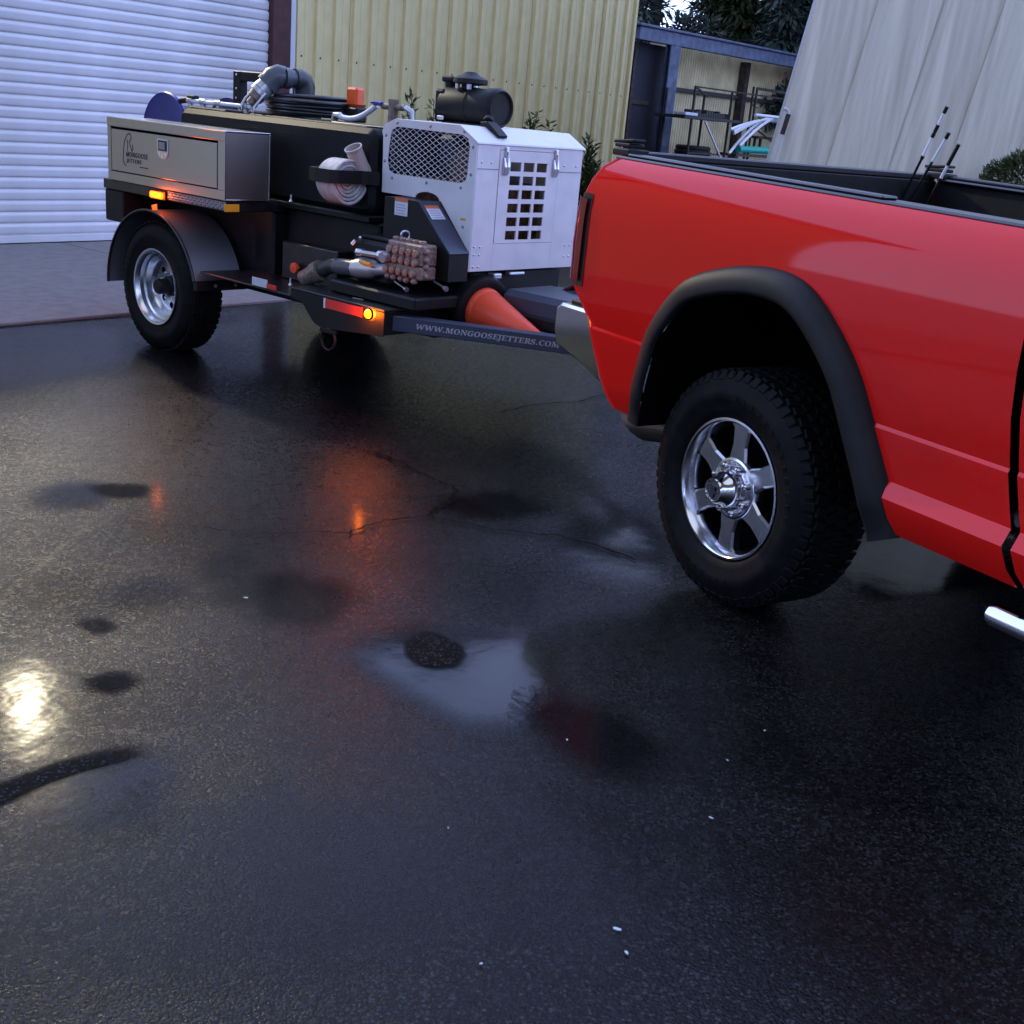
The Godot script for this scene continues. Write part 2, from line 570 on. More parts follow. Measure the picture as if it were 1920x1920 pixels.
# ---------------------------------------------------------------- ground
func ground() -> void:
	var xs := [-150.0, -60.0, -25.0, -12.0]
	var zs := [-150.0, -70.0, -40.0, -25.0, -16.0]
	for i in 81:
		xs.append(-6.0 + 0.15 * i)
	for i in 101:
		zs.append(-12.5 + 0.15 * i)
	xs.append_array([12.0, 25.0, 60.0, 150.0])
	zs.append_array([6.0, 12.0, 30.0, 80.0])
	var f1 := noise(0.35, 101, FastNoiseLite.TYPE_SIMPLEX_SMOOTH, 4)
	var f2 := noise(1.6, 102, FastNoiseLite.TYPE_SIMPLEX_SMOOTH, 3)
	var tone := func(x: float, z: float) -> Color:
		var k := 0.95 + 0.5 * f1.get_noise_2d(x, z) + 0.45 * f2.get_noise_2d(x, z)
		k = clampf(k, 0.45, 1.6)
		return Color(k, k, k * 1.02)
	var st := SurfaceTool.new()
	st.begin(Mesh.PRIMITIVE_TRIANGLES)
	for j in zs.size():
		for i in xs.size():
			st.set_normal(Vector3.UP)
			st.set_color(tone.call(xs[i], zs[j]))
			st.add_vertex(Vector3(xs[i], 0, zs[j]))
	var w := xs.size()
	for j in zs.size() - 1:
		for i in w - 1:
			var a := j * w + i
			for k in [a, a + 1, a + w, a + 1, a + w + 1, a + w]:
				st.add_index(k)
	var g := put_mesh("asphalt_yard", st.commit(), M.asphalt, self, "dark wet asphalt yard in front of the building")
	structure(g)
	# smooth wet patches where the water stands in hollows
	var pools := [
		[[Vector2(-0.36, -3.12), Vector2(-0.29, -3.28), Vector2(-0.11, -3.36), Vector2(0.10, -3.31), Vector2(0.125, -3.15), Vector2(0.12, -2.91), Vector2(0.05, -2.84), Vector2(-0.08, -2.82), Vector2(-0.22, -2.93)], 1.0, 1.45],
		[[Vector2(-0.98, -2.36), Vector2(-0.90, -2.46), Vector2(-0.80, -2.46), Vector2(-0.74, -2.34), Vector2(-0.80, -2.22), Vector2(-0.95, -2.18)], 0.6, 1.8],
		[[Vector2(-1.84, -4.27), Vector2(-1.79, -4.43), Vector2(-1.68, -4.46), Vector2(-1.60, -4.40), Vector2(-1.60, -4.25), Vector2(-1.73, -4.17)], 0.6, 1.6],
		[[Vector2(-1.25, -3.44), Vector2(-1.19, -3.57), Vector2(-1.08, -3.55), Vector2(-1.05, -3.41), Vector2(-1.19, -3.35)], 0.4, 1.9],
		[[Vector2(-1.03, -3.73), Vector2(-0.98, -3.85), Vector2(-0.89, -3.79), Vector2(-0.92, -3.68), Vector2(-0.98, -3.62)], 0.4, 1.8],
		[[Vector2(-0.78, -3.42), Vector2(-0.75, -3.62), Vector2(-0.62, -3.68), Vector2(-0.52, -3.61), Vector2(-0.53, -3.43), Vector2(-0.63, -3.35)], 0.55, 1.6],
		[[Vector2(-0.93, -3.47), Vector2(-0.88, -3.68), Vector2(-0.72, -3.72), Vector2(-0.79, -3.50)], 0.4, 1.8],
		[[Vector2(0.13, -2.88), Vector2(0.20, -2.95), Vector2(0.33, -2.91), Vector2(0.43, -2.76), Vector2(0.32, -2.62), Vector2(0.19, -2.70)], 0.6, 1.7],
		[[Vector2(-0.27, -4.63), Vector2(-0.14, -4.81), Vector2(0.02, -4.82), Vector2(0.13, -4.70), Vector2(-0.02, -4.54), Vector2(-0.17, -4.50)], 0.7, 1.5],
		[[Vector2(-2.08, -8.10), Vector2(-1.75, -8.98), Vector2(-1.00, -8.97), Vector2(-0.70, -8.10), Vector2(-0.80, -7.16), Vector2(-1.15, -6.60), Vector2(-1.50, -6.55), Vector2(-1.85, -7.24)], 0.5, 1.5],
		[[Vector2(-0.60, -7.62), Vector2(-0.09, -7.89), Vector2(0.45, -7.49), Vector2(0.68, -6.75), Vector2(0.56, -5.56), Vector2(0.12, -5.15), Vector2(-0.28, -5.51), Vector2(-0.55, -6.47)], 0.22, 1.5],
		[[Vector2(1.30, -4.33), Vector2(1.65, -4.85), Vector2(1.93, -4.73), Vector2(1.98, -4.34), Vector2(1.55, -4.10), Vector2(1.33, -4.03)], 0.9, 1.2],
		[[Vector2(-3.40, -6.93), Vector2(-3.13, -7.50), Vector2(-2.64, -7.50), Vector2(-2.35, -6.68), Vector2(-2.60, -6.00), Vector2(-3.00, -5.73)], 0.6, 1.4],
		[[Vector2(-0.95, -2.05), Vector2(-0.55, -2.35), Vector2(-0.2, -2.25), Vector2(-0.15, -1.95), Vector2(-0.5, -1.75), Vector2(-0.9, -1.8)], 0.35, 1.5],
		[[Vector2(0.2, -4.2), Vector2(0.45, -4.9), Vector2(0.62, -4.6), Vector2(0.5, -4.0)], 0.5, 1.5]]
	var jag := noise(9.0, 103, FastNoiseLite.TYPE_SIMPLEX_SMOOTH, 3)
	var n := 0
	for pl in pools:
		var o := put("puddle", pool(pl[0], pl[1], pl[2], 0.004, jag), M.water, g)
		n += 1
	for q in [[[Vector2(-1.18, -2.22), Vector2(-1.06, -2.38), Vector2(-1.00, -2.45), Vector2(-0.90, -2.52), Vector2(-0.87, -2.47), Vector2(-0.95, -2.40), Vector2(-1.02, -2.32), Vector2(-1.12, -2.19)], 0.95, 1.25], [[Vector2(-1.66, -4.45), Vector2(-1.55, -4.50), Vector2(-1.47, -4.46), Vector2(-1.49, -4.36), Vector2(-1.60, -4.36)], 0.9, 1.5], [[Vector2(-1.10, -2.86), Vector2(-1.04, -2.90), Vector2(-0.98, -2.86), Vector2(-1.02, -2.80), Vector2(-1.09, -2.81)], 0.85, 1.6], [[Vector2(-1.27, -3.20), Vector2(-1.21, -3.23), Vector2(-1.15, -3.19), Vector2(-1.20, -3.14)], 0.7, 1.6]]:
		put("dull_patch", pool(q[0], q[1], q[2], 0.006, jag, 0.5), M.damp, g)
	put("dry_island", pool([Vector2(-0.285, -3.26), Vector2(-0.23, -3.335), Vector2(-0.15, -3.30), Vector2(-0.105, -3.21), Vector2(-0.14, -3.11), Vector2(-0.21, -3.10), Vector2(-0.265, -3.16)], 1.0, 1.12, 0.008, jag, 0.35), M.damp, g)
	var sheen := mb()
	var mott := mb()
	var rg := RandomNumberGenerator.new()
	rg.seed = 77
	for i in 70:
		var c := Vector2(rg.randf_range(-3.2, 2.6), rg.randf_range(-8.6, -1.5))
		var rr := rg.randf_range(0.10, 0.42)
		var poly := []
		for k in 9:
			var a := TAU * k / 9
			poly.append(c + Vector2(cos(a) * rr * rg.randf_range(0.6, 1.5), sin(a) * rr * rg.randf_range(0.5, 1.2)))
		var q := pool(poly, rg.randf_range(0.05, 0.22), 2.2, 0.0012 + 0.00002 * i, jag, 0.5)
		var dst := sheen if i % 3 else mott
		dst.v.append_array(q.v)
		dst.n.append_array(q.n)
		dst.c.append_array(q.c)
	put("wet_sheen", sheen, M.water, g).set_meta("kind", "stuff")
	put("dull_mottling", mott, M.damp, g).set_meta("kind", "stuff")
	var cracks := [
		[[Vector2(-0.71, -4.14), Vector2(-0.61, -4.15), Vector2(-0.53, -4.29), Vector2(-0.44, -4.36), Vector2(-0.33, -4.43)], 0.009],
		[[Vector2(-0.335, -4.425), Vector2(-0.33, -4.49), Vector2(-0.26, -4.61), Vector2(-0.25, -4.78), Vector2(-0.27, -4.85), Vector2(-0.34, -4.91), Vector2(-0.42, -5.01), Vector2(-0.56, -5.17), Vector2(-0.67, -5.27)], 0.012],
		[[Vector2(-0.33, -4.43), Vector2(-0.18, -4.38), Vector2(0.01, -4.34), Vector2(0.20, -4.33), Vector2(0.34, -4.27), Vector2(0.48, -4.14)], 0.009],
		[[Vector2(-0.11, -6.27), Vector2(0.10, -6.54), Vector2(0.35, -6.71), Vector2(0.55, -7.07), Vector2(0.9, -7.3)], 0.012],
		[[Vector2(-0.72, -4.14), Vector2(-0.95, -4.05), Vector2(-1.2, -4.08)], 0.004]]
	for cr in cracks:
		var b := mb()
		var pts := []
		for i in cr[0].size() - 1:
			for k in 6:
				var q: Vector2 = cr[0][i].lerp(cr[0][i + 1], k / 6.0)
				q += Vector2(jag.get_noise_2d(q.x * 3.0, q.y * 3.0), jag.get_noise_2d(q.x * 3.0 + 9, q.y * 3.0)) * 0.025
				pts.append(q)
		pts.append(cr[0][-1])
		for i in pts.size() - 1:
			var d: Vector2 = (pts[i + 1] - pts[i]).normalized().orthogonal() * cr[1]
			var wa := 0.3 + 0.7 * absf(jag.get_noise_2d(pts[i].x * 5, pts[i].y * 5)) * 1.4
			var wb := 0.3 + 0.7 * absf(jag.get_noise_2d(pts[i + 1].x * 5, pts[i + 1].y * 5)) * 1.4
			b.face([v3(pts[i] - d * wa, 0.010), v3(pts[i] + d * wa, 0.010), v3(pts[i + 1] + d * wb, 0.010), v3(pts[i + 1] - d * wb, 0.010)], Vector3.UP)
		put("crack", b, M.crack, g)
	# pale scraps and grit trodden into the asphalt
	for s in [[0.29, -2.0, 0.011], [0.305, -1.93, 0.008], [-0.83, -3.48, 0.010], [0.54, -2.44, 0.007], [0.02, -1.86, 0.006], [-0.08, -2.3, 0.004], [0.75, -2.9, 0.006], [0.62, -2.72, 0.005], [0.2, -2.75, 0.006]]:
		var b := mb()
		b.xf = Transform3D(Basis(Vector3.UP, rng.randf() * TAU), Vector3(s[0], 0.005, s[1]))
		var sp := PackedVector2Array()
		for k in 7:
			sp.append(Vector2(cos(TAU * k / 7.0) * s[2], sin(TAU * k / 7.0) * s[2] * 0.55) * rng.randf_range(0.35, 1.0))
		b.xf = b.xf * Transform3D(Basis(Vector3.RIGHT, -PI / 2), Vector3.ZERO)
		b.prism(sp, -0.001, 0.0015)
		put("scrap", b, M.whitetape, g)
	# concrete apron along the building
	var ap := mb()
	ap.xf = wall_frame()
	for i in 4:
		ap.span(Vector3(-9.0 + i * 3.2, -0.1, 0.03), Vector3(-9.0 + i * 3.2 + 3.19, 0.022, 3.37), 0.006)
	structure(put("concrete_apron", ap, M.concrete, self, "bare concrete apron in front of the roll-up door"))

func v3(p: Vector2, y: float) -> Vector3:
	return Vector3(p.x, y, p.y)

func pool(poly: Array, strength: float, spread: float, y: float, jag: FastNoiseLite, rough := 0.45) -> MB:
	var b := mb()
	var c := Vector2.ZERO
	for q in poly:
		c += q / poly.size()
	var rim := []
	var m: int = poly.size()
	for i in m:
		for k in 8:
			var t := k / 8.0
			var p: Vector2 = poly[i].cubic_interpolate(poly[(i + 1) % m], poly[(i + m - 1) % m], poly[(i + 2) % m], t)
			rim.append(p)
	var wob := RandomNumberGenerator.new()
	wob.seed = int(absf(c.x * 971.0 + c.y * 577.0) * 100.0)
	var ph := []
	for k in 16:
		ph.append(wob.randf() * TAU)
	for i in rim.size():
		var p: Vector2 = rim[i]
		var th := (p - c).angle()
		var k := 0.0
		for h in range(2, 15):
			k += cos(h * th + ph[h]) * 0.34 / pow(h, 1.05)
		k += jag.get_noise_2d(p.x * 6.0, p.y * 6.0) * 0.12
		rim[i] = p + (p - c) * rough * 0.5 * k
	var fr := [0.0, 0.4, 0.7, 0.85, 0.96, 1.0 + (spread - 1.0) * 0.4, spread]
	var al := [1.0, 1.0, 0.97, 0.9, 0.7, 0.3, 0.0]
	var nr := rim.size()
	for i in nr:
		var p: Vector2 = rim[i]
		var q: Vector2 = rim[(i + 1) % nr]
		for k in fr.size() - 1:
			var vs := [c + (p - c) * fr[k], c + (q - c) * fr[k], c + (q - c) * fr[k + 1], c + (p - c) * fr[k + 1]]
			for t in [[0, 1, 2], [0, 2, 3]]:
				var order: Array = t
				if (vs[t[1]] - vs[t[0]]).cross(vs[t[2]] - vs[t[0]]) < 0.0:
					order = [t[0], t[2], t[1]]
				for e in order:
					b.v.append(v3(vs[e], y))
					b.n.append(Vector3.UP)
					b.c.append(Color(1, 1, 1, (al[k] if e < 2 else al[k + 1]) * strength))
	return b

func wall_frame() -> Transform3D:
	return Transform3D(Basis(Vector3.UP, deg_to_rad(54.1)), Vector3(-4.932, 0, -10.915))

# ---------------------------------------------------------------- the yellow building
func warehouse() -> void:
	var w := thing("warehouse", "pale yellow metal-sided building with white roll-up door", "building", Vector3(-4.932, 0, -10.915), 54.1)
	# core: back and side walls, roof
	var b := mb()
	b.span(Vector3(3.53, 0, -14.0), Vector3(10.40, 5.6, -0.06))
	b.span(Vector3(-6.0, 0, -14.0), Vector3(3.40, 5.6, -0.30))
	put("wall", b, M.navy, w)
	b = mb()
	b.prism(PackedVector2Array([Vector2(-6.4, 5.6), Vector2(10.7, 5.6), Vector2(10.7, 5.75), Vector2(-6.4, 5.75)]), -14.3, 0.12, 0.0)
	put("roof", b, M.roof, w)
	b = mb()
	b.span(Vector3(-6.4, 5.42, 0.06), Vector3(10.7, 5.62, 0.16), 0.01)
	put("gutter", b, M.trim, w)
	# siding sheets with raised ribs
	var pitch := 0.859
	var sheet := mb()
	var prof := [Vector2(0, 0)]
	for r in 3:
		var x0 := r * pitch / 3.0
		prof.append_array([Vector2(x0 + 0.018, 0.0), Vector2(x0 + 0.028, 0.040), Vector2(x0 + 0.066, 0.040), Vector2(x0 + 0.076, 0.0), Vector2(x0 + 0.165, 0.0), Vector2(x0 + 0.172, 0.006), Vector2(x0 + 0.196, 0.006), Vector2(x0 + 0.203, 0.0)])
	prof.append(Vector2(pitch, 0))
	for i in prof.size() - 1:
		sheet.quad(Vector3(prof[i].x, 0.03, prof[i].y), Vector3(prof[i + 1].x, 0.03, prof[i + 1].y), Vector3(prof[i + 1].x, 5.5, prof[i + 1].y), Vector3(prof[i].x, 5.5, prof[i].y))
	var sm := sheet.mesh()
	var screws := mb()
	for r in 3:
		for y in [0.4, 1.97, 3.5, 5.2]:
			screws.box(Vector3(0.016, 0.02, 0.012), Vector3(r * pitch / 3.0 + 0.13, y, 0.004), 0.003)
	var scm := screws.mesh()
	for i in 8:
		var p := put_mesh("wall_panel", sm, M.yellow, w)
		p.position = Vector3(3.53 + i * pitch, 0, (i % 2) * 0.004)
		var s := put_mesh("screw_row", scm, M.rust, p)
		s.set_meta("kind", "stuff")
	b = mb()
	b.span(Vector3(10.37, 0, -0.1), Vector3(10.43, 5.5, 0.045), 0.004)
	put("corner_trim", b, M.yellow, w)
	# door jamb
	b = mb()
	b.span(Vector3(3.195, 0, -0.25), Vector3(3.45, 5.45, 0.06), 0.006)
	put("door_jamb", b, M.maroon, w)
	b = mb()
	b.span(Vector3(3.452, 0, -0.1), Vector3(3.528, 5.45, 0.05), 0.006)
	put("door_trim", b, M.trim, w)
	b = mb()
	b.span(Vector3(-2.6, 0, -0.25), Vector3(-2.35, 5.45, 0.06), 0.006)
	put("door_jamb", b, M.maroon, w)
	b = mb()
	b.span(Vector3(-2.349, 4.2, -0.25), Vector3(3.194, 5.44, 0.04))
	put("door_header", b, M.yellow, w)
	b = mb()
	b.span(Vector3(-6.0, 0.0, -0.2), Vector3(-2.601, 5.44, 0.03))
	put("wall", b, M.yellow, w)
	b = mb()
	b.span(Vector3(-6.0, 0.0, 0.0), Vector3(3.5, 0.02, 0.028))
	put("sill", b, M.black, w)
	# roll-up door: every slat is a curved strip
	var door := Node3D.new()
	door.name = "roll_up_door"
	w.add_child(door)
	var sl := mb()
	var h := 0.1035
	var pr := [[0.0, -0.016], [0.008, -0.016], [0.013, -0.004], [0.022, 0.001], [0.045, 0.0015], [0.060, 0.004], [0.074, 0.0055], [0.086, 0.003], [0.094, -0.003], [0.099, -0.006], [h, -0.009], [h, -0.016]]
	for i in pr.size() - 1:
		var t0: Vector2 = (Vector2(pr[i + 1][0], pr[i + 1][1]) - Vector2(pr[i][0], pr[i][1])).normalized()
		var m0 := Vector3(0, -t0.y, t0.x)
		var na := m0
		var nb := m0
		if i > 1 and i < pr.size() - 2:
			var tp: Vector2 = (Vector2(pr[i][0], pr[i][1]) - Vector2(pr[i - 1][0], pr[i - 1][1])).normalized()
			na = (m0 + Vector3(0, -tp.y, tp.x)).normalized()
		if i > 0 and i < pr.size() - 3:
			var tn: Vector2 = (Vector2(pr[i + 2][0], pr[i + 2][1]) - Vector2(pr[i + 1][0], pr[i + 1][1])).normalized()
			nb = (m0 + Vector3(0, -tn.y, tn.x)).normalized()
		sl.squad(Vector3(-2.345, pr[i][0], pr[i][1]), Vector3(3.19, pr[i][0], pr[i][1]), Vector3(3.19, pr[i + 1][0], pr[i + 1][1]), Vector3(-2.345, pr[i + 1][0], pr[i + 1][1]), na, na, nb, nb)
	var slm := sl.mesh()
	for i in 40:
		var s := put_mesh("slat", slm, M.slat, door)
		s.position = Vector3(0, 0.095 + h * i, -0.012 - 0.0015 * ((i * 7) % 3))
	b = mb()
	b.span(Vector3(-2.345, 0.025, -0.03), Vector3(3.19, 0.094, 0.004), 0.004)
	put("bottom_bar", b, M.slat, door)
	b = mb()
	b.span(Vector3(-2.345, 0.004, -0.06), Vector3(3.19, 4.25, -0.04))
	put("door_backing", b, M.void, door)

	# floodlight above the door
	var L := thing("wall_floodlight", "lit floodlight high on the wall above the roll-up door", "floodlight", wall_frame() * Vector3(-0.16, 4.62, 0.0), 54.1)
	b = mb()
	b.span(Vector3(-0.06, -0.05, 0.045), Vector3(0.06, 0.05, 0.16), 0.01)
	put("bracket", b, M.black, L)
	b = mb()
	b.box(Vector3(0.34, 0.24, 0.12), Vector3(0, 0, 0.24), 0.02, Basis(Vector3.RIGHT, 0.7))
	put("housing", b, M.black, L)
	b = mb()
	b.box(Vector3(0.28, 0.18, 0.012), Vector3(0, -0.045, 0.292), 0.004, Basis(Vector3.RIGHT, 0.7))
	put("lens", b, lamp_mat(Color(1.0, 0.93, 0.76), 14.0), L)
	var sp := SpotLight3D.new()
	sp.name = "floodlight_beam"
	sp.position = Vector3(0, -0.06, 0.34)
	sp.rotation_degrees = Vector3(-18, 168, 0)
	sp.light_color = Color(1.0, 0.94, 0.80)
	sp.light_energy = 30.0
	sp.spot_range = 40.0
	sp.spot_attenuation = 2.0
	sp.spot_angle = 37.0
	sp.spot_angle_attenuation = 0.6
	sp.light_size = 0.12
	sp.shadow_enabled = true
	L.add_child(sp)

# ---------------------------------------------------------------- yard behind
func shed_yard() -> void:
	var at := Vector3(2.462, 0, -26.887)
	var s := thing("open_shed", "tan metal-sided shed with blue-grey beam and post beyond the warehouse corner", "shed", at, 50.0)
	var b := mb()
	b.span(Vector3(-1.22, 3.24, -0.12), Vector3(9.5, 3.50, 0.06), 0.01)
	put("beam", b, M.shedblue, s)
	b = mb()
	b.span(Vector3(-1.30, 3.50, -0.3), Vector3(9.5, 3.55, 0.12), 0.01)
	put("eave_flashing", b, M.shedblue, s)
	b = mb()
	b.span(Vector3(-0.05, 0, -0.08), Vector3(0.32, 3.24, -0.05))
	b.span(Vector3(-0.05, 0, 0.03), Vector3(0.32, 3.24, 0.06))
	b.span(Vector3(0.12, 0, -0.05), Vector3(0.15, 3.24, 0.03))
	put("post", b, M.shedblue, s)
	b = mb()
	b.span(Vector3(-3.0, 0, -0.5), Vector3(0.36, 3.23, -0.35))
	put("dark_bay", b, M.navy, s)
	b = mb()
	b.span(Vector3(-0.9, 0, -0.34), Vector3(-0.8, 3.2, -0.25))
	b.span(Vector3(-2.9, 2.0, -0.34), Vector3(-0.1, 2.08, -0.3))
	put("bay_frame", b, M.rust, s)
	# corrugated sheets
	var sheet := mb()
	for k in 12:
		var x0 := k * 0.1
		sheet.quad(Vector3(x0, 0, 0), Vector3(x0 + 0.055, 0, 0), Vector3(x0 + 0.055, 3.45, 0), Vector3(x0, 3.45, 0))
		sheet.quad(Vector3(x0 + 0.055, 0, 0), Vector3(x0 + 0.066, 0, 0.014), Vector3(x0 + 0.066, 3.45, 0.014), Vector3(x0 + 0.055, 3.45, 0))
		sheet.quad(Vector3(x0 + 0.066, 0, 0.014), Vector3(x0 + 0.089, 0, 0.014), Vector3(x0 + 0.089, 3.45, 0.014), Vector3(x0 + 0.066, 3.45, 0.014))
		sheet.quad(Vector3(x0 + 0.089, 0, 0.014), Vector3(x0 + 0.1, 0, 0), Vector3(x0 + 0.1, 3.45, 0), Vector3(x0 + 0.089, 3.45, 0.014))
	var sm := sheet.mesh()
	for i in 7:
		var p := put_mesh("wall_panel", sm, M.tan, s)
		p.position = Vector3(0.4 + i * 1.2, 0, -0.82)
	b = mb()
	b.span(Vector3(0.4, 2.38, -0.795), Vector3(8.8, 2.47, -0.72), 0.005)
	put("girt", b, M.darksteel, s)
	b = mb()
	b.span(Vector3(4.18, 0, -0.79), Vector3(4.36, 3.24, -0.6), 0.005)
	put("post", b, M.rust, s)

	# steel pipe racks, and what lies on them
	var r := thing("pipe_rack", "thin rusty steel rack with a dark shelf against the tan shed wall", "rack", at, 50.0)
	for x in [-0.36, 1.10]:
		b = mb()
		b.span(Vector3(x - 0.02, 0, 0.98), Vector3(x + 0.02, 2.45, 1.02))
		put("upright", b, M.rust, r)
		b = mb()
		b.span(Vector3(x - 0.02, 0, 0.28), Vector3(x + 0.02, 2.38, 0.32))
		put("upright", b, M.rust, r)
	b = mb()
	b.span(Vector3(-0.38, 2.42, 0.985), Vector3(3.7, 2.45, 1.015))
	put("rail", b, M.rust, r)
	b = mb()
	b.bar(Vector3(-0.3, 2.43, 0.97), Vector3(1.2, 2.30, 0.33), 0.03, 0.03)
	put("rail", b, M.rust, r)
	b = mb()
	b.span(Vector3(-0.66, 1.80, 0.25), Vector3(1.55, 1.86, 1.03), 0.005)
	put("shelf", b, M.darksteel, r)
	b = mb()
	b.span(Vector3(-0.38, 1.10, 0.97), Vector3(1.1, 1.13, 1.0))
	put("rail", b, M.rust, r)
	b = mb()
	b.bar(Vector3(0.1, 1.78, 1.04), Vector3(0.95, 1.02, 1.04), 0.03, 0.03)
	put("brace", b, M.trim, r)
	var r2 := thing("pipe_rack_001", "taller pair of thin steel uprights holding the teal pipe near the leaning white wall", "rack", at, 50.0)
	for x in [1.95, 2.10]:
		b = mb()
		b.span(Vector3(x - 0.02, 0, 0.98), Vector3(x + 0.02, 2.60, 1.02))
		put("upright", b, M.rust, r2)
	b = mb()
	b.span(Vector3(2.1, 2.54, 0.985), Vector3(4.4, 2.60, 1.015))
	put("rail", b, M.rust, r2)
	b = mb()
	b.bar(Vector3(2.2, 1.75, 1.0), Vector3(3.2, 1.45, 1.0), 0.03, 0.03)
	put("brace", b, M.rust, r2)
	b = mb()
	b.span(Vector3(2.45, 1.52, 0.8), Vector3(3.4, 1.58, 1.0))
	for x in [2.5, 2.75]:
		b.span(Vector3(x, 1.2, 0.85), Vector3(x + 0.05, 1.52, 0.9))
	put("bracket", b, M.rust, r2)
	b = mb()
	b.span(Vector3(1.2, 1.12, 0.75), Vector3(4.4, 1.17, 1.25))
	put("shelf", b, M.darksteel, r2)
	var c := thing("shelf_clutter", "row of dark small parts lying on the thin rack's shelf", "parts", at, 50.0)
	for i in 14:
		b = mb()
		var hh := 0.05 + rng.randf() * 0.10
		var x := -0.12 + i * 0.095
		b.span(Vector3(x, 1.862, 0.55 + rng.randf() * 0.2), Vector3(x + 0.08, 1.862 + hh, 0.95), 0.008)
		put("part", b, M.darksteel, c)
	var wh := thing("board", "short whitish board lying on the left end of the rack shelf", "board", at, 50.0)
	b = mb()
	b.span(Vector3(-0.68, 1.861, 0.75), Vector3(-0.22, 1.92, 1.05), 0.005)
	put("plank", b, M.whitetape, wh)
	# white plastic pipes that sag over the rack
	var fan := [[0.86, 1.66, 0.10], [0.98, 1.61, 0.06], [1.02, 1.55, 0.0], [0.93, 1.12, -0.05], [1.12, 1.28, 0.03], [1.35, 1.93, 0.12]]
	var says := ["uppermost sagging white plastic pipe of the fan, end highest on the left", "white plastic pipe just under the uppermost one of the fan", "white plastic pipe in the middle of the drooping fan", "white plastic pipe that droops lowest, its end nearly at the truck rail", "short white plastic pipe lying beside the lowest one of the fan", "straight white plastic pipe lying behind the drooping fan on the shelf"]
	for i in fan.size():
		var f: Array = fan[i]
		var p := thing("white_pipe" if i == 0 else "white_pipe_%03d" % i, says[i], "pipe", at, 50.0, "white plastic pipes on the rack")
		b = mb()
		var pts := []
		for k in 13:
			var t := k / 12.0
			var x := lerpf(f[0], 4.2, t)
			var drop: float = (1.95 - f[1]) * pow(clampf(1.0 - t * 2.2, 0.0, 1.0), 1.5)
			pts.append(Vector3(x, 1.95 - drop - 0.05 * t + 0.015 * i, 1.12 + f[2] + 0.05 * i))
		b.tube(pts, 0.032, 8)
		put("pipe_body", b, M.pvc, p)
	var te := thing("teal_pipe", "thick teal green plastic pipe on the low shelf of the rack", "pipe", at, 50.0)
	b = mb()
	b.tube([Vector3(1.45, 1.27, 1.12), Vector3(4.6, 1.30, 1.12)], 0.075, 14)
	put("pipe_body", b, M.teal, te)
	var coil := thing("hose_pile", "dark coiled hose heaped at the foot of the blue-grey shed post", "hose", at, 50.0)
	for k in 5:
		b = mb()
		b.ring(Vector3(0.75, 0.85 + 0.09 * k, 0.4), 0.42 - 0.02 * k, 0.05, Vector3.UP, 20)
		put("loop", b, M.rust, coil)
	b = mb()
	b.span(Vector3(0.3, 0.0, 0.0), Vector3(1.2, 0.80, 0.85), 0.02)
	put("crate", b, M.darksteel, coil)

func white_building() -> void:
	var s := thing("white_building", "weathered white metal-clad wall that leans to the right behind the truck", "building", Vector3(2.336, 0, -12.788), -10.0)
	# sheets with shallow ribs; the cladding is out of plumb
	var lean := Basis(Vector3(1, 0, 0), Vector3(0.148, 1, 0), Vector3(0, 0, 1))
	for i in 9:
		var b := mb()
		var wd := 0.60
		b.xf = Transform3D(lean, Vector3(-0.205 + i * 0.585, 0, 0.028 * (i % 2)))
		var prof := [Vector2(0, -0.02), Vector2(0, 0.004), Vector2(0.05, 0.010)]
		for k in 3:
			var x0 := 0.09 + k * 0.18
			var hh := 0.004 + 0.005 * rng.randf()
			prof.append_array([Vector2(x0, 0.006), Vector2(x0 + 0.03, hh + 0.006), Vector2(x0 + 0.06, hh + 0.006), Vector2(x0 + 0.095, 0.004)])
		prof.append(Vector2(wd, 0.0))
		for k in prof.size() - 1:
			b.quad(Vector3(prof[k].x, 0, prof[k].y), Vector3(prof[k + 1].x, 0, prof[k + 1].y), Vector3(prof[k + 1].x, 5.0, prof[k + 1].y), Vector3(prof[k].x, 5.0, prof[k].y))
		put("cladding_panel", b, M.whitewall, s)
	var b := mb()
	b.xf = Transform3D(lean, Vector3.ZERO)
	b.span(Vector3(-0.2, 0, -6.0), Vector3(5.2, 4.98, -0.03))
	put("wall", b, M.trim, s)
	b = mb()
	b.xf = Transform3D(lean, Vector3.ZERO)
	b.span(Vector3(-0.3, 5.0, -6.1), Vector3(5.3, 5.08, 0.1), 0.01)
	put("roof", b, M.roof, s)
	var v := thing("standpipe", "thin dark pipe with bent top standing at the left edge of the leaning white wall", "pipe", Vector3(2.336, 0, -12.788), -10.0)
	b = mb()
	b.tube([Vector3(-0.08, 0, 0.1), Vector3(0.045, 1.3, 0.1), Vector3(0.105, 1.70, 0.1), Vector3(0.118, 1.80, 0.1), Vector3(0.11, 1.83, 0.1), Vector3(0.085, 1.845, 0.1), Vector3(0.06, 1.845, 0.1)], 0.016, 8)
	put("pipe_body", b, M.trim, v)
	b = mb()
	b.tube([Vector3(0.085, 1.60, 0.1), Vector3(0.118, 1.80, 0.1)], 0.024, 8)
	put("collar", b, M.rust, v)

# ---------------------------------------------------------------- plants
func leaf(b: MB, at: Vector3, dir: Vector3, ln: float, wd: float, tone: float) -> void:
	var side := dir.cross(Vector3(rng.randf() - 0.5, 1, rng.randf() - 0.5)).normalized() * wd * 0.5
	var nn := dir.cross(side).normalized()
	if nn.y < 0:
		nn = -nn
	b.col = Color(tone, tone, tone)
	b.tri(at, at + dir * ln * 0.5 + side, at + dir * ln, nn, nn, nn)
	b.tri(at, at + dir * ln, at + dir * ln * 0.5 - side, nn, nn, nn)

